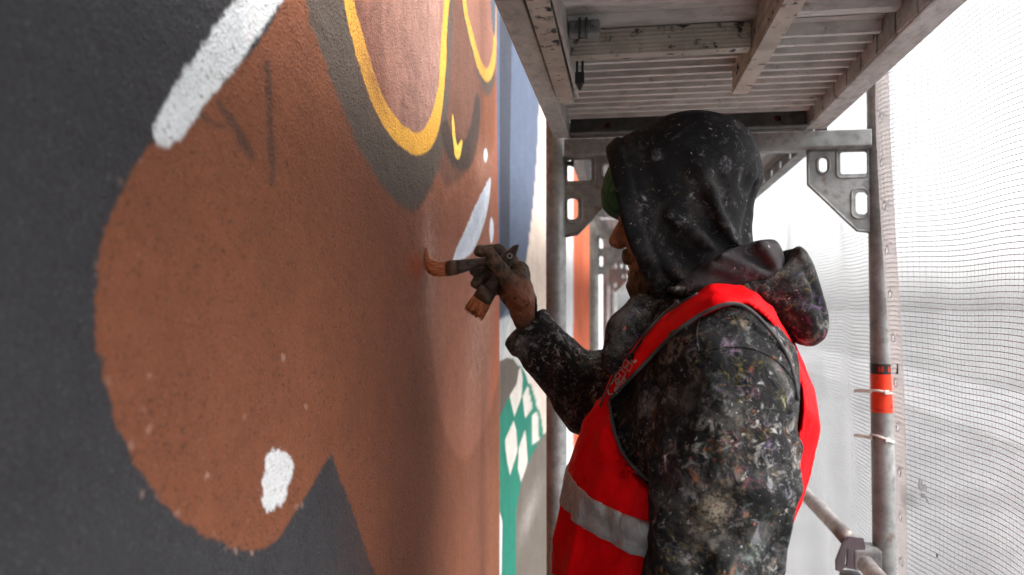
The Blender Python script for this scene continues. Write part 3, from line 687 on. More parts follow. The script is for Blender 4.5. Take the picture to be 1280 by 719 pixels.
def ell(p, c, r, rotz=0.0, roty=0.0):
    X, Y, Z = (np.asarray(a - f32(b), f32) for a, b in zip(p, c))
    if rotz: X, Y = X * f32(math.cos(rotz)) + Y * f32(math.sin(rotz)), -X * f32(math.sin(rotz)) + Y * f32(math.cos(rotz))
    if roty: X, Z = X * f32(math.cos(roty)) - Z * f32(math.sin(roty)), X * f32(math.sin(roty)) + Z * f32(math.cos(roty))
    k0 = np.sqrt((X / f32(r[0])) ** 2 + (Y / f32(r[1])) ** 2 + (Z / f32(r[2])) ** 2) + f32(1e-6)
    k1 = np.sqrt((X / f32(r[0] ** 2)) ** 2 + (Y / f32(r[1] ** 2)) ** 2 + (Z / f32(r[2] ** 2)) ** 2) + f32(1e-6)
    return k0 * (k0 - 1) / k1
def ridge(p, folds):
    """folds: (A, B, width, amp); positive amp raises a soft ridge along the segment"""
    d = 0
    for A, B, w, am in folds:
        q = cap(p, A, B, 0, 0); d = d + f32(am) * np.exp(-(q / f32(w)) ** 2)
    return d
def crumple(p, sc, amp, seed, stretch=(1, 1, 1), sharp=True):
    X, Y, Z = p; wx = vnoise(X, Y, Z, sc * .6, seed + 3) * (.35 / sc)
    a = vnoise((X + wx) * stretch[0], (Y + wx) * stretch[1], (Z - wx) * stretch[2], sc, seed)
    return f32(amp) * ((1 - np.abs(a) * 2.2) if sharp else a)
def in_band(F, w, fn, p):
    """add fn only near the surface"""
    m = np.abs(F) < w
    F[m] += fn(tuple(a[m] for a in p)); return F
def poly2(P, a, b): return poly_sdf(P, a, b)

Ym = 1.17                                              # mid plane of the torso
SIL = [(760, 696, 955), (719, 700, 963), (650, 706, 981), (600, 716, 997), (560, 729, 1007), (520, 743, 1013), (480, 760, 1010), (450, 777, 1000), (420, 797, 982), (395, 822, 958), (378, 845, 930)]
tz, tx0, tx1 = [], [], []
for (y_, a_, b_) in SIL:
    A_, B_ = atY(a_, y_, Ym), atY(b_, y_, Ym); tz.append((A_[2] + B_[2]) / 2); tx0.append(A_[0] + .010); tx1.append(B_[0] - .026)
tz += [tz[0] - .12, ]; tx0 += [tx0[0] + .0]; tx1 += [tx1[0] - .005]
o_ = np.argsort(tz); tz, tx0, tx1 = (np.array(v)[o_] for v in (tz, tx0, tx1))
try_ = np.interp(tz, [.7, 1.1, 1.25, 1.35, 1.45, 1.52], [.185, .195, .205, .205, .180, .12])
def torso_sdf(p):
    X, Y, Z = p; cx = np.interp(Z, tz, (tx0 + tx1) / 2).astype(f32); rx = np.interp(Z, tz, (tx1 - tx0) / 2).astype(f32); ry = np.interp(Z, tz, try_).astype(f32)
    e = f32(2.35); q = (np.abs((X - cx) / rx) ** e + np.abs((Y - f32(Ym)) / ry) ** e) ** (1 / e)
    d = (q - 1) * np.minimum(rx, ry) * f32(.92)
    d = smax(d, Z - f32(tz[-1] - .005), f32(.06))
    yoke = cap(p, atY(905, 452, 1.0), atY(868, 438, 1.34), .070, .070)
    d = smin(d, yoke, f32(.05))
    d = smin(d, cap(p, atY(870, 400, 1.17), atY(855, 358, 1.18), .085, .070), f32(.05))   # collar stand
    return d
L_SH, L_EL = atY(907, 470, .985), atY(890, 715, .930)
L_WR = L_EL + np.array([-.10, .03, -.235])
R_SH, R_EL, R_CU = atY(850, 445, 1.35), atY(738, 500, 1.375), atY(657, 410, 1.338)
torso_folds = [(atY(760, 640, 1.02), atY(835, 600, .98), .016, -.010), (atY(740, 680, 1.03), atY(800, 700, 1.0), .018, -.008), (atY(725, 640, 1.06), atY(745, 720, 1.05), .014, -.008),
               (atY(770, 540, 1.0), atY(820, 640, .98), .02, -.010), (atY(770, 610, 1.02), atY(800, 660, 1.0), .010, -.006), (atY(1000, 560, 1.1), atY(975, 660, 1.1), .018, -.010), (atY(985, 610, 1.1), atY(960, 700, 1.1), .015, -.008),
               (atY(800, 430, 1.0), atY(780, 520, 1.0), .012, .006)]
def torso_full(p):
    d = torso_sdf(p)
    def w(q): return -ridge(q, torso_folds) - crumple(q, 13, .0055, 1, (1, 1, .55)) - crumple(q, 26, .0024, 2, (1, 1, .8))
    return in_band(d, .05, w, p)
arm_folds = [(atY(850, 600, .87), atY(940, 640, .86), .014, -.007), (atY(860, 690, .87), atY(960, 660, .87), .014, -.009), (atY(985, 520, .93), atY(960, 640, .90), .012, -.012), (atY(975, 470, .93), atY(1000, 560, .93), .014, .008),
             (atY(850, 470, .90), atY(838, 560, .90), .014, -.008), (atY(870, 430, .92), atY(880, 520, .88), .02, .006), (atY(830, 650, .90), atY(900, 690, .86), .012, .006), (atY(925, 560, .86), atY(985, 600, .88), .012, -.007)]
ra_folds = [(atY(690, 500, 1.31), atY(750, 440, 1.33), .010, -.008), (atY(715, 520, 1.31), atY(765, 470, 1.33), .009, -.008), (atY(735, 470, 1.31), atY(770, 455, 1.33), .008, .006), (atY(665, 460, 1.31), atY(700, 435, 1.31), .010, -.003)]
def arms_sdf(p):
    mid = (np.array(L_SH) * .45 + np.array(L_EL) * .55) + np.array([.004, -.008, 0])
    l = chain(p, [L_SH, mid, L_EL, L_WR], [.081, .077, .066, .048], .03)
    l = smin(l, ell(p, atY(946, 520, 1.0), (.034, .05, .080), 0, .15), f32(.03))
    r = chain(p, [R_SH, R_EL, R_CU - (np.array(R_EL) - np.array(R_CU)) * .25], [.080, .058, .037], .02)
    r = smin(r, ell(p, atY(748, 488, 1.365), (.058, .05, .058)), f32(.03))
    return l, r
def jacket():
    xs, ys, zs, X, Y, Z = grid(-.30, .36, .80, 1.50, .74, 1.62, .005); p = (X, Y, Z)
    d = torso_full(p); l, r = arms_sdf(p)
    def wl(q): return -ridge(q, arm_folds) - crumple(q, 15, .0060, 3, (1, 1, .8)) - crumple(q, 34, .0028, 4)
    def wr(q): return -ridge(q, ra_folds) - crumple(q, 20, .0035, 5) - crumple(q, 42, .0016, 6)
    l = in_band(l, .04, wl, p); r = in_band(r, .04, wr, p)
    # cuff rim
    ax_ = (np.array(R_EL) - np.array(R_CU)); ax_ /= np.linalg.norm(ax_)
    s = (X - R_CU[0]) * f32(ax_[0]) + (Y - R_CU[1]) * f32(ax_[1]) + (Z - R_CU[2]) * f32(ax_[2])
    r = r - f32(.0035) / (1 + np.exp((np.abs(s - f32(.010)) - f32(.016)) / f32(.0012)))
    r = smax(r, -(s + f32(.006)), f32(.004))
    d = smin(d, l, f32(.018)); d = smin(d, r, f32(.025))
    d = smax(d, f32(.80) - Z, f32(.01))
    # open collar flap at the throat
    fl = chain(p, [atY(800, 384, 1.12), atY(781, 412, 1.10), atY(772, 448, 1.09)], [.020, .022, .024], .02); d = smin(d, fl, f32(.02))
    fl = chain(p, [atY(800, 384, 1.24), atY(783, 412, 1.26), atY(772, 448, 1.26)], [.020, .022, .024], .02); d = smin(d, fl, f32(.02))
    cv = cap(p, atY(800, 330, 1.18), atY(842, 400, 1.18), .05, .06); d = smax(d, -cv, f32(.01))
    return surfnet(d, xs, ys, zs)
# ---- materials of the clothing
def m_splatter(name, base, heavy=1.0, patches=(), hood=False):
    t = NT(name); c = base; fab = t.noise(900, 2, .5); k = .5 if hood else 1.0
    # worn-in grime, then rubbed smears, then crisp flecks and drops
    smear = t.rng(t.noise(11, 7, .7, dist=.6), .50, .66); c = t.mix(t.math('MULTIPLY', smear, .75 * heavy), c, (.125, .118, .112, 1))
    rub = t.rng(t.noise(46, 9, .8, off=(3, 3, 8), dist=.8), .53, .62)
    zone = t.rng(t.noise(9, 4, .6, off=(6, 1, 3)), .44, .60); c = t.mix(t.math('MULTIPLY', t.math('MULTIPLY', rub, zone), .70 * k), c, (.24, .225, .21, 1))
    cols = [((.46, .44, .41, 1), (0, 0, 0), 95), ((.24, .18, .12, 1), (3, 1, 5), 60), ((.36, .35, .38, 1), (8, 2, 1), 70), ((.34, .09, .14, 1), (1, 7, 3), 80), ((.10, .17, .13, 1), (5, 5, 9), 55),
            ((.40, .12, .035, 1), (9, 3, 7), 120), ((.18, .10, .24, 1), (2, 9, 8), 75), ((.34, .26, .06, 1), (6, 6, 2), 110), ((.60, .58, .56, 1), (4, 8, 6), 150)]
    for i, (cc, off, sc) in enumerate(cols):
        if hood and i in (1, 3, 4, 6): continue
        gate = t.rng(t.noise(10, 4, .6, off=off), .47 if i in (0, 2, 8) else .52, .60)
        th = .575 if not hood else .615
        fine = t.rng(t.noise(sc * .52, 8, .74, off=(off[2], off[0], off[1]), dist=.9), th - .025, th + .055)
        c = t.mix(t.math('MULTIPLY', t.math('MULTIPLY', gate, fine), (.60 if i in (0, 1, 2, 8) else .42) * (.75 if hood else 1)), c, cc)
    wv = t.n('VectorMath', {'operation': 'ADD'}, _0=t.co(), _1=t.n('VectorMath', {'operation': 'SCALE'}, _0=t.n('TexNoise', Vector=t.co(), Scale=170.0).outputs['Color'], Scale=.010).outputs[0]).outputs[0]
    for i, (sc, off, cc) in enumerate(((70, (1, 2, 3), (.52, .50, .48, 1)), (130, (4, 1, 2), (.46, .40, .34, 1)), (250, (7, 3, 3), (.60, .58, .56, 1)), (105, (2, 6, 6), (.42, .14, .08, 1)), (190, (5, 2, 9), (.50, .38, .40, 1)))):
        v = t.voro(sc, vec=wv, off=off); sp = t.n('SeparateColor', Color=v.outputs['Color'])
        rad = t.rng(t.math('POWER', sp.outputs[(i + 1) % 3], 2.5), 0, 1, .05, .32, False)
        dots = t.rng(t.math('SUBTRACT', rad, v.outputs[0]), -.01, .03)
        pick = t.rng(sp.outputs[i % 3], .86 if not hood else .92, .88 if not hood else .94)
        g = t.rng(t.noise(10, 3, .5, off=(off[1], off[2], 4)), .44, .56)
        c = t.mix(t.math('MULTIPLY', t.math('MULTIPLY', t.math('MULTIPLY', dots, pick), g), .80), c, cc)
    for (ctr, rad, cc, al) in patches:
        dv = t.n('VectorMath', {'operation': 'DISTANCE'}, _0=t.co(), _1=tuple(float(q) for q in ctr)).outputs['Value']
        dn = t.math('ADD', t.math('DIVIDE', dv, rad), t.math('MULTIPLY', t.math('SUBTRACT', t.noise(50, 7, .78, off=(rad * 90, 1, 2), dist=.8), .5), 3.6))
        br = t.rng(t.noise(150, 8, .8, off=(1, rad * 70, 5)), .44, .54)
        c = t.mix(t.math('MULTIPLY', t.math('MULTIPLY', t.rng(dn, .25, 1.15, 1, 0), t.rng(br, 0, 1, .15, 1)), al), c, cc)
    wr = t.noise(24, 4 if hood else 6, .5 if hood else .60, dist=.5 if hood else 1.1); n = t.bump(wr, .4 if hood else .75, .008 if hood else .012); n = t.bump(t.noise(110, 4, .6), .35, .002, n); n = t.bump(fab, .3, .0006, n)
    return t.surf(c, .8, 0, n, .22)
sl = lambda x, y, Y_=.86: atY(x, y, Y_)
pat = [(sl(865, 512), .024, (.42, .10, .16, 1), .8), (sl(895, 527), .014, (.42, .13, .05, 1), .8), (sl(898, 592), .006, (.17, .07, .25, 1), .7), (sl(910, 592.5), .006, (.17, .07, .25, 1), .7), (sl(922, 593), .006, (.17, .07, .25, 1), .7), (sl(935, 594), .006, (.17, .07, .25, 1), .7),
       (sl(893, 640), .036, (.34, .28, .20, 1), .75), (sl(868, 672), .026, (.30, .25, .19, 1), .7), (sl(845, 690), .016, (.38, .2, .12, 1), .6), (sl(860, 470), .028, (.16, .22, .18, 1), .6), (sl(935, 455), .018, (.22, .26, .23, 1), .6), (sl(912, 437, .92), .014, (.35, .22, .33, 1), .8),
       (sl(940, 425, .94), .008, (.45, .25, .27, 1), .8), (sl(970, 500, .92), .014, (.38, .33, .10, 1), .6), (sl(975, 545, .93), .010, (.40, .16, .05, 1), .7), (sl(780, 545, 1.0), .012, (.16, .08, .18, 1), .7), (sl(800, 505, .99), .022, (.34, .32, .33, 1), .6), (sl(848, 440, .97), .02, (.26, .24, .22, 1), .5),
       (sl(950, 690, .88), .02, (.22, .26, .24, 1), .5), (sl(840, 600, .9), .02, (.12, .04, .05, 1), .5), (sl(668, 432, 1.30), .008, (.45, .42, .42, 1), .5), (sl(700, 452, 1.30), .006, (.5, .4, .33, 1), .8), (sl(655, 425, 1.30), .012, (.16, .13, .16, 1), .6), (sl(690, 470, 1.3), .022, (.10, .06, .05, 1), .5)]
M['jacket'] = m_splatter('paint_splattered_jacket', (.012, .012, .013, 1), 1.0, pat)
hp = [(atY(806, 248, 1.07), .006, (.5, .5, .5, 1), .8), (atY(854, 214, 1.06), .004, (.55, .6, .05, 1), .9), (atY(862, 268, 1.06), .014, (.25, .25, .27, 1), .6), (atY(905, 205, 1.08), .012, (.25, .25, .28, 1), .55), (atY(848, 171, 1.1), .006, (.5, .12, .04, 1), .8), (atY(822, 195, 1.08), .010, (.22, .22, .24, 1), .5), (atY(835, 270, 1.06), .010, (.3, .29, .3, 1), .5), (atY(886, 211, 1.06), .004, (.5, .15, .05, 1), .8)]
M['hoodie'] = m_splatter('black_hoodie_cloth', (.009, .009, .010, 1), .28, hp, True)
M['lining'] = m_splatter('dark_hood_lining', (.040, .034, .038, 1), .4, [(atY(945, 320, 1.07), .007, (.3, .03, .06, 1), .8), (atY(970, 309, 1.07), .004, (.5, .02, .06, 1), .9)], True)
def m_vest():
    t = NT('red_vest_fabric'); c = t.mix(t.rng(t.noise(18, 4), .3, .7), (.86, .0, .004, 1), (.97, .002, .006, 1))
    c = t.mix(t.math('MULTIPLY', t.rng(t.noise(26, 6, .7, off=(3, 3, 1)), .62, .72), .35), c, (.10, .004, .006, 1))
    for ctr, rd in ((atY(759, 703, 1.0), .006), (atY(758, 692, 1.0), .002)):
        dv = t.n('VectorMath', {'operation': 'DISTANCE'}, _0=t.co(), _1=tuple(float(q) for q in ctr)).outputs['Value']
        c = t.mix(t.rng(t.math('ADD', t.math('DIVIDE', dv, rd * 3), t.math('MULTIPLY', t.noise(130, 3), 1.2)), .8, 1.2, 1, 0), c, (.7, .62, .62, 1))
    n = t.bump(t.noise(17, 5, .55, t.scalevec((1, 1, .6)), dist=1.2), .6, .012); n = t.bump(t.noise(70, 4, .55), .3, .003, n); n = t.bump(t.noise(1100, 1), .2, .0004, n)
    return t.surf(c, .62, 0, n, .12)
M['vest'] = m_vest(); M['piping'] = m_plain('grey_piping', (.075, .068, .068, 1), .7)
def m_tape():
    t = NT('grey_reflective_tape'); c = t.mix(t.rng(t.noise(50, 5, .6), .35, .65), (.40, .395, .39, 1), (.54, .53, .525, 1)); c = t.mix(t.rng(t.noise(80, 6, .7, off=(2, 4, 4)), .62, .70), c, (.16, .15, .15, 1))
    n = t.bump(t.noise(26, 4, .5, dist=1.5), .8, .010); return t.surf(c, .42, .2, t.bump(t.noise(900, 1), .2, .0004, n), .5)
M['reflect'] = m_tape()
# ---- body (root)
person_label = 'person in black paint-splattered hooded jacket and red vest painting the wall'
HD = atY(838, 262, 1.185)
def fax(px, py, dy=0.0): return atY(px, py, 1.195 + dy)
def body():
    def ax(lo, hi, a, b, fine, coarse):
        v = list(np.arange(lo, a, coarse)) + list(np.arange(a, b, fine)) + list(np.arange(b, hi, coarse)); return np.array(v, f32)
    xs = ax(-.26, .34, -.045, .10, .003, .010); ys = ax(.84, 1.46, 1.12, 1.27, .003, .010); zs = ax(.02, 1.86, 1.50, 1.72, .003, .011)
    X, Y, Z = np.meshgrid(xs, ys, zs, indexing='ij'); p = (X, Y, Z)
    d = ell(p, HD + np.array([.012, 0, .02]), (.092, .072, .108))
    d = smin(d, ell(p, fax(822, 318), (.044, .052, .062)), f32(.03))                   # jaw and cheeks
    d = smin(d, chain(p, [fax(783, 276), fax(776, 289), fax(770, 301)], [.0085, .0095, .0115], .008), f32(.010))   # nose
    for s in (-1, 1):
        d = smin(d, ell(p, fax(774, 306, s * .011), (.009, .007, .007)), f32(.006))
        d = smin(d, ell(p, fax(782, 272, s * .028), (.010, .02, .006)), f32(.012))          # brow
        d = smax(d, -ell(p, fax(780, 283, s * .031), (.010, .013, .007)), f32(.008))
        d = smin(d, ell(p, fax(787, 283, s * .030), (.010, .011, .010)), f32(.003))         # eyeball
        d = smin(d, ell(p, fax(852, 290, s * .072), (.018, .008, .028)), f32(.008))         # ear
    d = smin(d, ell(p, fax(793, 333), (.010, .024, .0045)), f32(.005)); d = smin(d, ell(p, fax(793, 342), (.011, .021, .005)), f32(.005))
    d = smin(d, ell(p, fax(801, 362), (.018, .022, .018)), f32(.02))
    d = smin(d, cap(p, atY(850, 320, 1.18), atY(872, 415, 1.175), .055, .06), f32(.03))
    t = torso_sdf(p) + f32(.035); d = smin(d, t, f32(.03))
    d = smin(d, chain(p, [L_SH, L_EL, L_WR], [.05, .042, .03], .02), f32(.02)); d = smin(d, chain(p, [R_SH, R_EL, R_EL * .45 + R_CU * .55], [.05, .04, .026], .02), f32(.02))
    for yy in (1.08, 1.26): d = smin(d, chain(p, [(.05, yy, .88), (.03, yy, .50), (.06, yy, .09)], [.085, .058, .042], .03), f32(.03))
    V, Q = surfnet(d, xs, ys, zs); me = np_mesh('person', V, Q)
    t = NT('weathered_skin'); c = t.mix(t.rng(t.noise(40, 4), .3, .7), (.26, .105, .05, 1), (.36, .16, .085, 1)); c = t.mix(t.rng(t.noise(120, 4, off=(2, 2, 2)), .6, .75), c, (.14, .05, .03, 1))
    me.materials.append(t.surf(c, .55, 0, t.bump(t.noise(300, 3), .2, .001), .4, Subsurface_Weight=.08)); return tag(link('person', me), person_label, 'person')
PERSON = body()
def part(name, V, Q, mat, parent=None):
    return link(name, np_mesh(name, V, Q), PERSON if parent is None else parent, mat)
JV, JQ = jacket(); JACKET = part('jacket', JV, JQ, M['jacket'])
from mathutils.bvhtree import BVHTree
_bvh = BVHTree.FromPolygons(JV.tolist(), JQ.tolist())
def on_jacket(x, y, off=.0):
    d = Vector(ray(x, y)).normalized(); h = _bvh.ray_cast(Vector((0, 0, ZC)), d); return None if h[0] is None else h[0] - d * off
for path in ([(874, 397), (871, 418), (873, 441)], [(873, 441), (905, 434), (940, 436), (972, 452), (995, 480)], [(846, 446), (834, 480), (829, 530), (832, 590)], [(640, 404), (650, 418), (662, 436)], [(700, 505), (725, 470), (748, 452)]):
    q = [p for p in (on_jacket(x, y, .0002) for x, y in catmull(path, 6, False)) if p is not None]
    if len(q) > 2:
        bm = bmesh.new(); add_tube(bm, q, .0013, 6); bm_obj('seam', bm, JACKET, M['jacket'], smooth=True)
# ---- vest: a shell on the torso, cut by real neck and arm openings
def xz(P, Y_): return np.array([[q[0], q[2]] for q in (atY(x, y, Y_) for x, y in P)])
ARM_OPEN = xz(np.concatenate([catmull([(925, 381), (890, 386), (847, 413), (806, 454), (762, 500)], 6, False), catmull([(762, 503), (767, 535), (781, 570), (806, 596), (835, 613), (900, 632), (955, 616), (980, 580), (996, 540), (998, 492), (986, 450), (960, 410)], 6, False)]), 1.02)
NECK_OPEN = xz([(905, 340), (872, 366), (822, 399), (786, 440), (764, 476), (748, 512), (700, 520), (660, 520), (660, 340)], 1.04)
def vest():
    xs, ys, zs, X, Y, Z = grid(-.14, .32, .90, 1.45, .86, 1.585, .0042); p = (X, Y, Z)
    d0 = torso_full(p)
    band = np.abs(d0) < .045; q = tuple(a[band] for a in p); db = d0[band]
    vf = [(atY(735, 600, 1.05), atY(775, 655, 1.0), .010, .007), (atY(770, 560, 1.0), atY(815, 650, .98), .012, -.010), (atY(745, 640, 1.03), atY(790, 719, 1.0), .012, .008), (atY(790, 630, .99), atY(830, 690, .97), .010, -.008), (atY(715, 650, 1.08), atY(735, 719, 1.05), .010, -.008), (atY(752, 540, 1.03), atY(760, 600, 1.02), .009, .006), (atY(860, 385, 1.06), atY(800, 440, 1.03), .006, -.005), (atY(950, 385, 1.06), atY(990, 440, 1.06), .006, -.004)]
    def w(k): return -crumple(k, 9, .0040, 7, (1, 1, .6), False) - crumple(k, 19, .0018, 3, (1, 1, .6)) - ridge(k, vf)
    db = db + w(q)
    lr = poly2(ARM_OPEN, q[0], q[2]); nk = poly2(NECK_OPEN, q[0], q[2])
    top = q[2] - f32(ZC + .034); nc = atY(862, 380, 1.175); top = np.maximum(top, f32(.070) - np.sqrt((q[0] - f32(nc[0])) ** 2 + (q[1] - f32(nc[1])) ** 2))
    reg = np.maximum(np.maximum(-lr, -nk), top)            # negative where fabric is
    reg = np.maximum(reg, f32(.872) - q[2])
    out = {}
    def shell(off, th, extra=None):
        F = np.full(d0.shape, f32(.05)); s = np.maximum(np.abs(db - f32(off)) - f32(th), reg)
        if extra is not None: s = np.maximum(s, extra)
        F[band] = s; return surfnet(F, xs, ys, zs)
    V, Q = shell(.009, .0042); v = part('vest', V, Q, M['vest'])
    zb = lambda x: ZC - .262 - .34 * (x + .10)                # band height along the body
    for k, dz in enumerate((0, -.165)):
        zz = q[2] - (np.interp(q[0], [-.10, .06, .25], [ZC - .258 + dz, ZC - .292 + dz, ZC - .335 + dz]).astype(f32))
        V, Q = shell(.0112, .0044, np.abs(zz) - f32(.024)); part('reflective_band', V, Q, M['reflect'], v)
    return v
VEST = vest()
# ---- hood pulled up
HA, HB = atY(757, 186, 1.185), atY(820, 371, 1.185)
def inflate(p, prof, Yp, Yc, R_, T_):
    """rounded extrusion of a side profile given in the Y = Yp plane"""
    X, Y, Z = p; P2 = xz(catmull(prof, 4), Yp); x1, z1 = X[:, 0, :], Z[:, 0, :]
    d2 = poly_sdf(P2, x1, z1).astype(f32)[:, None, :]
    q = np.maximum(d2 + f32(R_), 0); w = np.maximum(np.abs(Y - f32(Yc)) - f32(T_ - R_), 0)
    return np.sqrt(q * q + w * w) - f32(R_)
def hood_parts():
    xs, ys, zs, X, Y, Z = grid(-.13, .24, 1.02, 1.36, 1.46, 1.86, .0036); p = (X, Y, Z)
    prof = [(690, 236), (720, 220), (752, 200), (775, 179), (802, 166), (830, 152), (862, 146), (890, 149), (915, 159), (934, 178), (944, 205), (945, 228), (939, 255), (936, 285), (940, 330), (948, 385), (900, 405), (850, 395), (800, 372), (760, 350), (720, 320), (700, 260)]
    d = inflate(p, prof, 1.185, 1.185, .085, .112)
    A = atY
    folds = [(A(872, 200, 1.08), A(890, 240, 1.07), .010, .010), (A(890, 240, 1.07), A(908, 280, 1.07), .009, .014), (A(908, 280, 1.07), A(938, 322, 1.08), .010, .015), (A(900, 225, 1.07), A(926, 292, 1.07), .009, -.013), (A(876, 250, 1.07), A(900, 312, 1.07), .010, -.010),
             (A(830, 300, 1.07), A(880, 345, 1.07), .011, -.011), (A(838, 270, 1.07), A(880, 300, 1.07), .009, .010), (A(880, 300, 1.07), A(918, 326, 1.07), .008, .011), (A(932, 172, 1.16), A(946, 222, 1.16), .014, .009), (A(938, 232, 1.13), A(930, 300, 1.11), .009, -.012), (A(915, 170, 1.12), A(928, 230, 1.1), .012, -.007),
             (A(862, 335, 1.08), A(930, 340, 1.09), .008, .010), (A(812, 322, 1.08), A(858, 352, 1.08), .008, .010), (A(800, 300, 1.08), A(835, 345, 1.08), .008, -.006), (A(803, 190, 1.09), A(836, 300, 1.07), .014, -.005), (A(840, 160, 1.12), A(900, 165, 1.11), .012, -.004)]
    d = in_band(d, .04, lambda q: -ridge(q, folds) - crumple(q, 11, .0030, 2, sharp=False) - crumple(q, 26, .0008, 5), p)
    e = np.array(HB) - np.array(HA); nrm = np.array([e[2], 0.0, -e[0]]); nrm /= np.linalg.norm(nrm)
    if nrm[0] > 0: nrm = -nrm
    nrm = nrm + np.array([0, .06, 0]); nrm /= np.linalg.norm(nrm)
    s = (X - f32(HA[0])) * f32(nrm[0]) + (Y - f32(HA[1])) * f32(nrm[1]) + (Z - f32(HA[2])) * f32(nrm[2])
    s = s - f32(.010) * np.exp(-((Z - f32(ZC + .10)) / f32(.07)) ** 2)
    rim = 1 / (1 + np.exp(-(s + f32(.026)) / f32(.0012))); d = d - f32(.0042) * rim + f32(.0020) * np.exp(-((s + f32(.028)) / f32(.003)) ** 2)
    inner = d + f32(.014)
    d = smax(d, s, f32(.006)); d = np.maximum(d, -np.maximum(inner, -(s + f32(.15))))
    return surfnet(d, xs, ys, zs)
HV, HQ = hood_parts(); HOOD = part('hood', HV, HQ, M['hoodie'])
# ---- jacket hood lying open on the back
def back_hood():
    xs, ys, zs, X, Y, Z = grid(.02, .36, .98, 1.36, 1.40, 1.66, .0036); p = (X, Y, Z)
    prof = [(835, 359), (870, 357), (920, 354), (962, 341), (985, 325), (996, 309), (1008, 318), (1022, 346), (1033, 385), (1034, 412), (1020, 429), (1003, 428), (985, 408), (955, 386), (925, 376), (880, 368), (840, 366)]
    d = inflate(p, prof, 1.065, 1.165, .030, .130)
    folds = [(atY(1003, 335, 1.04), atY(1030, 405, 1.05), .007, -.006), (atY(985, 350, 1.04), atY(1008, 420, 1.05), .008, .006), (atY(930, 366, 1.03), atY(1000, 402, 1.04), .007, -.005), (atY(945, 358, 1.03), atY(992, 328, 1.05), .005, .005), (atY(970, 372, 1.03), atY(1015, 380, 1.04), .007, -.004)]
    d = in_band(d, .03, lambda q: -ridge(q, folds) - crumple(q, 13, .004, 6, sharp=False) - crumple(q, 30, .0012, 1), p)
    V, Q = surfnet(d, xs, ys, zs); o = part('folded_hood', V, Q, M['jacket'])
    prof = [(842, 362), (875, 336), (903, 318), (935, 304), (960, 297), (974, 300), (982, 318), (978, 342), (945, 362), (900, 372), (850, 370)]
    d = inflate(p, prof, 1.068, 1.165, .022, .116)
    folds = [(atY(905, 322, 1.05), atY(962, 346, 1.05), .007, .014), (atY(952, 304, 1.05), atY(974, 342, 1.05), .007, .014), (atY(880, 346, 1.04), atY(935, 354, 1.04), .008, -.010), (atY(925, 310, 1.05), atY(958, 332, 1.05), .009, -.012), (atY(890, 332, 1.05), atY(925, 345, 1.05), .007, .008)]
    d = in_band(d, .03, lambda q: -ridge(q, folds) - crumple(q, 10, .004, 3, sharp=False) - crumple(q, 20, .0014, 4), p)
    V, Q = surfnet(d, xs, ys, zs); part('hood_lining', V, Q, M['lining'], o)
back_hood()
# ---- beanie and beard
def beanie():
    xs, ys, zs, X, Y, Z = grid(-.06, .19, 1.08, 1.30, 1.60, 1.82, .0032); p = (X, Y, Z)
    d = ell(p, HD + np.array([.004, 0, .028]), (.104, .082, .108)); d = smin(d, ell(p, fax(788, 246), (.040, .058, .040)), f32(.02))
    s = Z - f32(fax(770, 272)[2]) + (X - f32(fax(770, 272)[0])) * f32(.25)
    d = smax(d, -s, f32(.012)); d = in_band(d, .02, lambda q: -crumple(q, 40, .0012, 2) - f32(.0007) * np.sin(np.arctan2(q[1] - 1.19, q[0] - HD[0]) * 130).astype(f32), p)
    d = np.maximum(d, -np.maximum(d + f32(.009), 0 * s - f32(1)))
    V, Q = surfnet(d, xs, ys, zs); part('beanie', V, Q, m_plain('green_knit', (.022, .11, .045, 1), .85, sc=160, var=.4))
beanie()
def beard():
    xs, ys, zs, X, Y, Z = grid(-.03, .10, 1.10, 1.28, 1.50, 1.66, .002); p = (X, Y, Z)
    d = chain(p, [fax(788, 318), fax(790, 324)], [.009, .010], .01); d = smin(d, ell(p, fax(789, 322), (.010, .028, .010)), f32(.008))
    d = smin(d, ell(p, fax(801, 352), (.015, .030, .014)), f32(.012)); d = smin(d, ell(p, fax(808, 362), (.026, .045, .024)), f32(.02)); d = smin(d, ell(p, fax(816, 335), (.026, .058, .03)), f32(.02))
    d = smax(d, -ell(p, fax(786, 336), (.010, .024, .0045)), f32(.006))
    d = in_band(d, .02, lambda q: -crumple(q, 120, .0022, 4, (1, 1, .35)) - crumple(q, 55, .0015, 6), p)
    V, Q = surfnet(d, xs, ys, zs); t = NT('brown_beard_hair')
    h = t.noise(170, 4, .7, t.scalevec((1, 1, .25))); c = t.mix(t.rng(h, .35, .7), (.035, .018, .008, 1), (.24, .13, .055, 1))
    b = part('beard', V, Q, t.surf(c, .6, 0, t.bump(h, .8, .002), .3))
    bm = bmesh.new()
    for k in range(70):
        a = fax(random.uniform(794, 818), random.uniform(358, 366), random.uniform(-.03, .03)); l = random.uniform(.010, .022)
        add_tube(bm, [a, a + np.array([-.002 + random.uniform(-.004, .004), random.uniform(-.003, .003), -l * .5]), a + np.array([random.uniform(-.006, .006), random.uniform(-.003, .003), -l])], [.0006, .0005, .0002], 4)
    bm_obj('beard_strands', bm, b, bpy.data.materials['brown_beard_hair'])
beard()
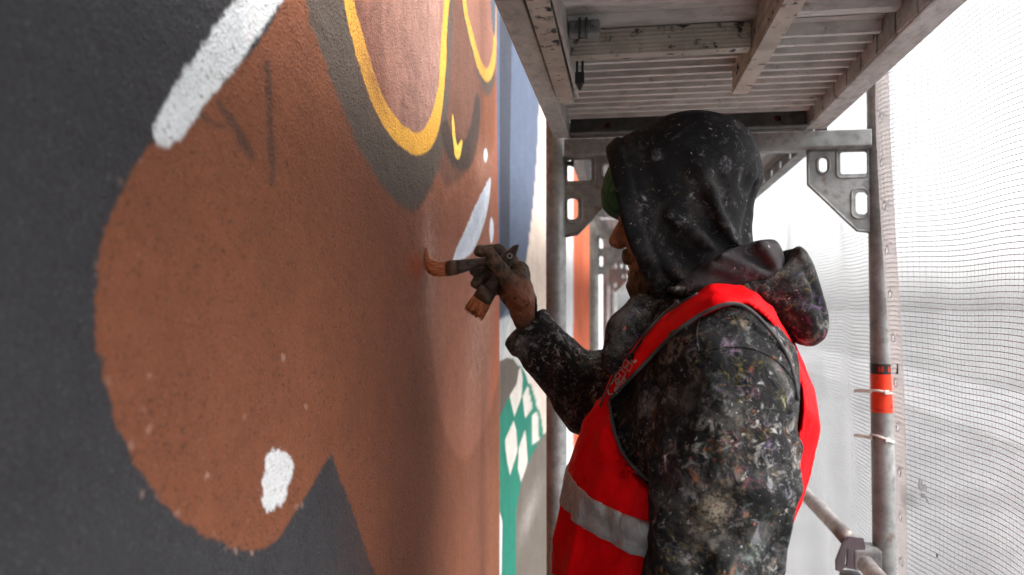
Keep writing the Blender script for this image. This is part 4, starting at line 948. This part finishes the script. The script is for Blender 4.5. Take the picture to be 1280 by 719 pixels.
# ---- gloves
def m_glove():
    t = NT('paint_stained_glove'); c = t.mix(t.rng(t.noise(60, 5, .65), .35, .65), (.030, .020, .014, 1), (.17, .10, .06, 1))
    wr = t.n('VectorMath', {'operation': 'DISTANCE'}, _0=t.co(), _1=tuple(float(q) for q in atY(654, 378, 1.30))).outputs['Value']
    r = t.math('MULTIPLY', t.rng(t.math('ADD', t.math('MULTIPLY', wr, 13.0), t.noise(48, 5, .7)), .75, 1.25, 1, 0), .9)
    c = t.mix(r, c, (.27, .085, .032, 1)); c = t.mix(t.rng(t.noise(90, 4, .7, off=(4, 2, 2)), .58, .68), c, (.018, .012, .010, 1))
    return t.surf(c, .6, 0, t.bump(t.noise(90, 5, .65, dist=.6), .9, .005), .4)
M['glove'] = m_glove()
def right_glove():
    xs, ys, zs, X, Y, Z = grid(-.30, -.16, 1.26, 1.42, 1.44, 1.645, .0017); p = (X, Y, Z); A = atY
    d = ell(p, A(643, 352, 1.345), (.026, .028, .038), 0, .35)
    d = smin(d, cap(p, A(668, 416, 1.338), A(648, 368, 1.338), .026, .027), f32(.016))
    d = smin(d, ell(p, A(645, 362, 1.322), (.021, .018, .030), 0, .45), f32(.012))
    fs = [([(640, 326, 1.360), (622, 314, 1.354), (599, 314, 1.335)], [.0115, .0102, .0090]), ([(637, 337, 1.366), (610, 327, 1.362), (594, 337, 1.330)], [.0115, .0108, .0095]),
          ([(637, 349, 1.366), (607, 345, 1.362), (596, 354, 1.330)], [.0115, .0108, .0092]), ([(640, 360, 1.360), (614, 361, 1.356), (604, 366, 1.332)], [.0108, .0095, .0085]),
          ([(651, 376, 1.318), (635, 349, 1.302), (619, 329, 1.292), (612, 315, 1.300)], [.0150, .0125, .0105, .0090])]
    for pts, rd in fs:
        k = chain(p, [A(*q) for q in pts], [v * 1.1 for v in rd], .005); d = smin(d, k, f32(.0045))
    d = in_band(d, .012, lambda q: -crumple(q, 55, .0014, 2) - crumple(q, 120, .0007, 5) - ridge(q, [(A(625, 338, 1.288), A(636, 335, 1.292), .003, -.002), (A(640, 352, 1.29), A(650, 348, 1.30), .004, .003), (A(646, 378, 1.30), A(660, 372, 1.31), .004, .003), (A(652, 392, 1.30), A(664, 384, 1.31), .004, -.003), (A(648, 386, 1.30), A(662, 378, 1.31), .003, .002)]), p)
    return surfnet(d, xs, ys, zs)
GV, GQ = right_glove(); part('glove', GV, GQ, M['glove'])
def left_glove():
    c = np.array(L_WR); xs, ys, zs, X, Y, Z = grid(c[0] - .13, c[0] + .08, c[1] - .08, c[1] + .08, c[2] - .20, c[2] + .05, .003); p = (X, Y, Z)
    d = cap(p, c + [.01, 0, .03], c + [-.015, 0, -.03], .031, .03); d = smin(d, ell(p, c + [-.03, 0, -.06], (.034, .020, .045)), f32(.015))
    for k, L1 in ((-1.5, .040), (-.5, .047), (.5, .045), (1.5, .036)):
        b = c + [-.030 + .016 * k, .0, -.09]; d = smin(d, chain(p, [b, b + [-.004, .012, -L1], b + [.004, .030, -L1 * 1.45]], [.0105, .0098, .0085], .006), f32(.005))
    b = c + [-.055, 0, -.045]; d = smin(d, chain(p, [b, b + [-.020, .010, -.03], b + [-.018, .022, -.055]], [.014, .012, .010], .006), f32(.008))
    return surfnet(d, xs, ys, zs)
V, Q = left_glove(); part('glove', V, Q, M['glove'])
# ---- trousers and boots
def trousers():
    xs, ys, zs, X, Y, Z = grid(-.12, .26, .92, 1.42, .08, 1.0, .009); p = (X, Y, Z); d = ell(p, (.055, 1.17, .90), (.14, .19, .13))
    for yy in (1.075, 1.265): d = smin(d, chain(p, [(.055, yy, .88), (.035, yy, .50), (.065, yy, .11)], [.105, .082, .072], .04), f32(.03))
    d = in_band(d, .04, lambda q: -crumple(q, 12, .007, 5) - crumple(q, 28, .003, 1), p); return surfnet(d, xs, ys, zs)
V, Q = trousers(); part('trousers', V, Q, M['jacket'])
for yy in (1.07, 1.27):
    xs, ys, zs, X, Y, Z = grid(-.20, .17, yy - .08, yy + .08, -.006, .2, .007); p = (X, Y, Z)
    d = smin(cap(p, (.075, yy, .05), (-.10, yy, .035), .050, .046), cap(p, (.07, yy, .05), (.065, yy, .16), .05, .055), f32(.04)); d = smax(d, f32(.003) - Z, f32(.008))
    V, Q = surfnet(d, xs, ys, zs); part('boot', V, Q, m_plain('boot_leather', (.05, .035, .025, 1), .6))
# ---- lettering, drawstring on the vest strap
def on_vest(x, y, off, Y0=1.0):
    Yv = Y0
    lo, hi = .86, 1.2                                     # march along the sight line to the cloth surface
    ts = np.linspace(lo, hi, 400); P = np.array([atY(x, y, q) for q in ts]).astype(f32); d = torso_full((P[:, 0].copy(), P[:, 1].copy(), P[:, 2].copy()))
    k = np.argmax(d < .0145); n = P[max(k - 1, 0)]; return np.array([n[0], n[1] - off, n[2]])
for path, w_ in (([(997, 500), (986, 450), (960, 410), (925, 381), (890, 386), (847, 413), (806, 454), (762, 500)], .0024), ([(762, 503), (767, 535), (781, 570), (806, 596), (835, 613), (860, 622)], .0024), ([(995, 540), (980, 580), (962, 608)], .0024), ([(872, 366), (822, 399), (786, 440), (764, 476), (750, 508)], .0014)):
    bm = bmesh.new(); add_tube(bm, [on_vest(x, y, .002) for x, y in catmull(path, 6, False)], w_, 8); bm_obj('piping', bm, VEST, M['piping'], smooth=True)
M['print'] = m_plain('white_print', (.62, .48, .47, 1), .6)
strokes = [[(783, 444), (779, 443), (776, 450), (775, 460)], [(774, 462), (778, 463), (777, 459)], [(781, 450), (779, 456), (782, 460), (785, 452), (782, 450)], [(786, 455), (783, 461), (787, 464), (790, 457), (787, 453)], [(789, 450), (793, 453), (795, 450)], [(791, 457), (788, 465)],
           [(772, 465), (776, 470)], [(771, 467), (769, 472), (773, 474), (775, 469)], [(775, 471), (773, 476), (777, 478), (780, 470)], [(779, 464), (782, 468), (778, 474)], [(766, 476), (769, 475), (771, 481), (774, 477)], [(776, 478), (780, 473), (782, 476), (778, 480)],
           [(775, 480), (769, 489), (770, 484), (768, 489), (772, 488), (778, 481)], [(764, 480), (766, 478)], [(760, 487), (761, 492), (764, 493), (772, 491)]]
lb = bmesh.new()
for s_ in strokes:
    pl = catmull(s_, 4, False) if len(s_) > 2 else s_
    add_tube(lb, [on_vest(x, y, .0015) for x, y in pl], .00105, 6)
bm_obj('lettering', lb, VEST, M['print'], smooth=True)
cb = bmesh.new(); pl = catmull([(848, 377), (830, 392), (812, 410), (800, 428), (790, 443)], 5, False); add_tube(cb, [on_vest(x, y, .004) for x, y in pl], .0022, 8)
cord = bm_obj('drawstring', cb, JACKET, M['piping'], smooth=True)
bm = bmesh.new(); bmesh.ops.create_uvsphere(bm, u_segments=12, v_segments=8, radius=.0058); o = bm_obj('toggle', bm, cord, M['black'], smooth=True); o.location = on_vest(788, 446, .006)

# ---------------------------------------------------------------- two brushes held in the glove
def m_bristle(name, a, b, axis):
    ax = Vector(axis).normalized(); s = ax.cross(Vector((0, 1, 0))).normalized()
    t = NT(name); d1 = t.n('VectorMath', {'operation': 'DOT_PRODUCT'}, _0=t.co(), _1=tuple(s)).outputs['Value']; d2 = t.n('VectorMath', {'operation': 'DOT_PRODUCT'}, _0=t.co(), _1=tuple(ax * .12)).outputs['Value']
    v = t.n('CombineXYZ', X=d1, Y=d2, Z=t.n('SeparateXYZ', Vector=t.co()).outputs[1]).outputs[0]
    h = t.noise(420, 4, .7, v); c = t.mix(t.rng(h, .35, .65), a, b); c = t.mix(t.rng(t.noise(70, 4, .6, off=(1, 2, 3)), .52, .66), c, tuple(q * .35 for q in a[:3]) + (1,))
    return t.surf(c, .5, 0, t.bump(h, .9, .002), .5)
M['bristle'] = m_bristle('wet_rust_bristles', (.24, .05, .012, 1), (.55, .16, .045, 1), (1, 0, -.05)); M['bristle_b'] = m_bristle('caked_rust_bristles', (.20, .045, .012, 1), (.50, .15, .04, 1), (.046, 0, .073)); M['bhandle'] = m_bristle('grimy_brush_handle', (.035, .022, .016, 1), (.10, .065, .045, 1), (1, 0, .1))
M['ferrule'] = m_metal('paint_caked_ferrule', (.16, .075, .04, 1), (.06, .035, .025, 1), .5, .3); M['hole'] = m_plain('bare_metal_eyelet', (.5, .46, .42, 1), .3, .8)
def flat_loft(name, secs, parent, mat, n=14):
    """secs: (centre, half-width vector, half-thickness vector)"""
    bm = bmesh.new(); rings = []
    for c, u, v in secs:
        rings.append([bm.verts.new(Vector(np.array(c) + np.array(u) * math.copysign(abs(math.cos(a)) ** .7, math.cos(a)) + np.array(v) * math.copysign(abs(math.sin(a)) ** .7, math.sin(a)))) for a in np.linspace(0, 2 * math.pi, n, endpoint=False)])
    for a, b in zip(rings, rings[1:]):
        for k in range(n): bm.faces.new((a[k], a[(k + 1) % n], b[(k + 1) % n], b[k]))
    bm.faces.new(rings[0][::-1]); bm.faces.new(rings[-1]); return bm_obj(name, bm, parent, mat, smooth=True)
def brush_a():
    r = empty('paint_brush', tuple(atY(604, 328, 1.325))); base = np.array(r.location); tag(r, 'rust-tipped brush touching the brown wall, held level in the glove', 'paint brush', 'brushes in the gloved hand')
    def P(x, y, Y_): return atY(x, y, Y_) - base
    up = np.array([0, 0, 1.0]); th = np.array([0, 1.0, 0])
    flat_loft('handle', [(P(637, 322, 1.330), up * .006, th * .005), (P(615, 325, 1.326), up * .0065, th * .0055), (P(600, 328, 1.322), up * .0075, th * .006), (P(588, 331, 1.321), up * .0105, th * .007), (P(578, 333, 1.320), up * .0125, th * .008), (P(572, 334, 1.320), up * .0125, th * .008)], r, M['bhandle'])
    flat_loft('ferrule', [(P(573, 334, 1.320), up * .0135, th * .009), (P(566, 335, 1.320), up * .0140, th * .0095), (P(558, 336, 1.320), up * .0138, th * .0095)], r, M['ferrule'])
    b = flat_loft('bristles', [(P(559, 336, 1.320), up * .0132, th * .009), (P(550, 337, 1.319), up * .0130, th * .0095), (P(542, 336, 1.319), up * .0135, th * .009), (P(536, 332, 1.318), up * .0145, th * .007), (P(532.5, 327, 1.318), up * .0140, th * .004), (P(531, 321, 1.318), up * .0090, th * .002)], r, M['bristle'])
    bm = bmesh.new()
    for k in range(220):
        o = random.uniform(-.95, .95); q = random.uniform(-1, 1) * .008
        pts = [P(559, 336 - o * 9, 1.320 + q), P(548, 337 - o * 9, 1.319 + q), P(538, 333 - o * 9, 1.319 + q * .8), P(533 + random.uniform(-1, 2), 325 - o * 7, 1.318 + q * .5), P(531.5 + random.uniform(-.5, 2), 318 - o * 6 + random.uniform(-5, 3), 1.318 + q * .4)]
        add_tube(bm, pts, [.0006, .0006, .0006, .0005, .0003], 4)
    bm_obj('loose_bristles', bm, b, M['bristle'])
def brush_b():
    r = empty('paint_brush', tuple(atY(618, 350, 1.318))); base = np.array(r.location); tag(r, 'wide flat brush pointing down from the glove, bristles caked in rust paint', 'paint brush', 'brushes in the gloved hand')
    def P(x, y, Y_): return atY(x, y, Y_) - base
    ax_ = P(643, 312, 1.318) - P(596, 386, 1.318); ax_ /= np.linalg.norm(ax_); u = np.array([ax_[2], 0, -ax_[0]]); th = np.array([0, 1.0, 0])
    flat_loft('handle', [(P(609, 365, 1.316), u * .014, th * .006), (P(617, 352, 1.318), u * .009, th * .006), (P(625, 340, 1.319), u * .0095, th * .006), (P(633, 327, 1.319), u * .0115, th * .006), (P(639, 318, 1.319), u * .0095, th * .0055), (P(645, 309, 1.319), u * .0055, th * .0045), (P(648, 306, 1.319), u * .0012, th * .003)], r, M['bhandle'])
    flat_loft('ferrule', [(P(611, 361, 1.315), u * .0165, th * .0095), (P(606, 369, 1.314), u * .0175, th * .010), (P(602, 376, 1.313), u * .0178, th * .010)], r, M['ferrule'])
    flat_loft('bristles', [(P(603, 375, 1.313), u * .0175, th * .0095), (P(599, 381, 1.312), u * .0188, th * .010), (P(594, 389, 1.311), u * .0198, th * .009), (P(592.5, 392, 1.311), u * .0195, th * .006)], r, M['bristle_b'])
    bm = bmesh.new()
    for k in range(200):
        o = random.uniform(-.95, .95); q = random.uniform(-1, 1) * .008; a = P(603, 375, 1.313) + u * .0165 * o + th * q; e = P(592.5, 392, 1.311) + u * .0195 * o + th * q * .8 - ax_ * random.uniform(-.002, .005)
        add_tube(bm, [a, (a + e) / 2 + th * .001 + u * .001 * o, e], [.0007, .0007, .0004], 4)
    bm_obj('loose_bristles', bm, r, M['bristle_b'])
    bm = bmesh.new(); c = P(637, 320, 1.3125)
    add_tube(bm, [c + .0042 * (math.cos(a) * u + math.sin(a) * ax_) for a in np.linspace(0, 6.5, 18)], .0012, 6); bm_obj('hanging_eyelet', bm, r, M['hole'], smooth=True)
brush_a(); brush_b()
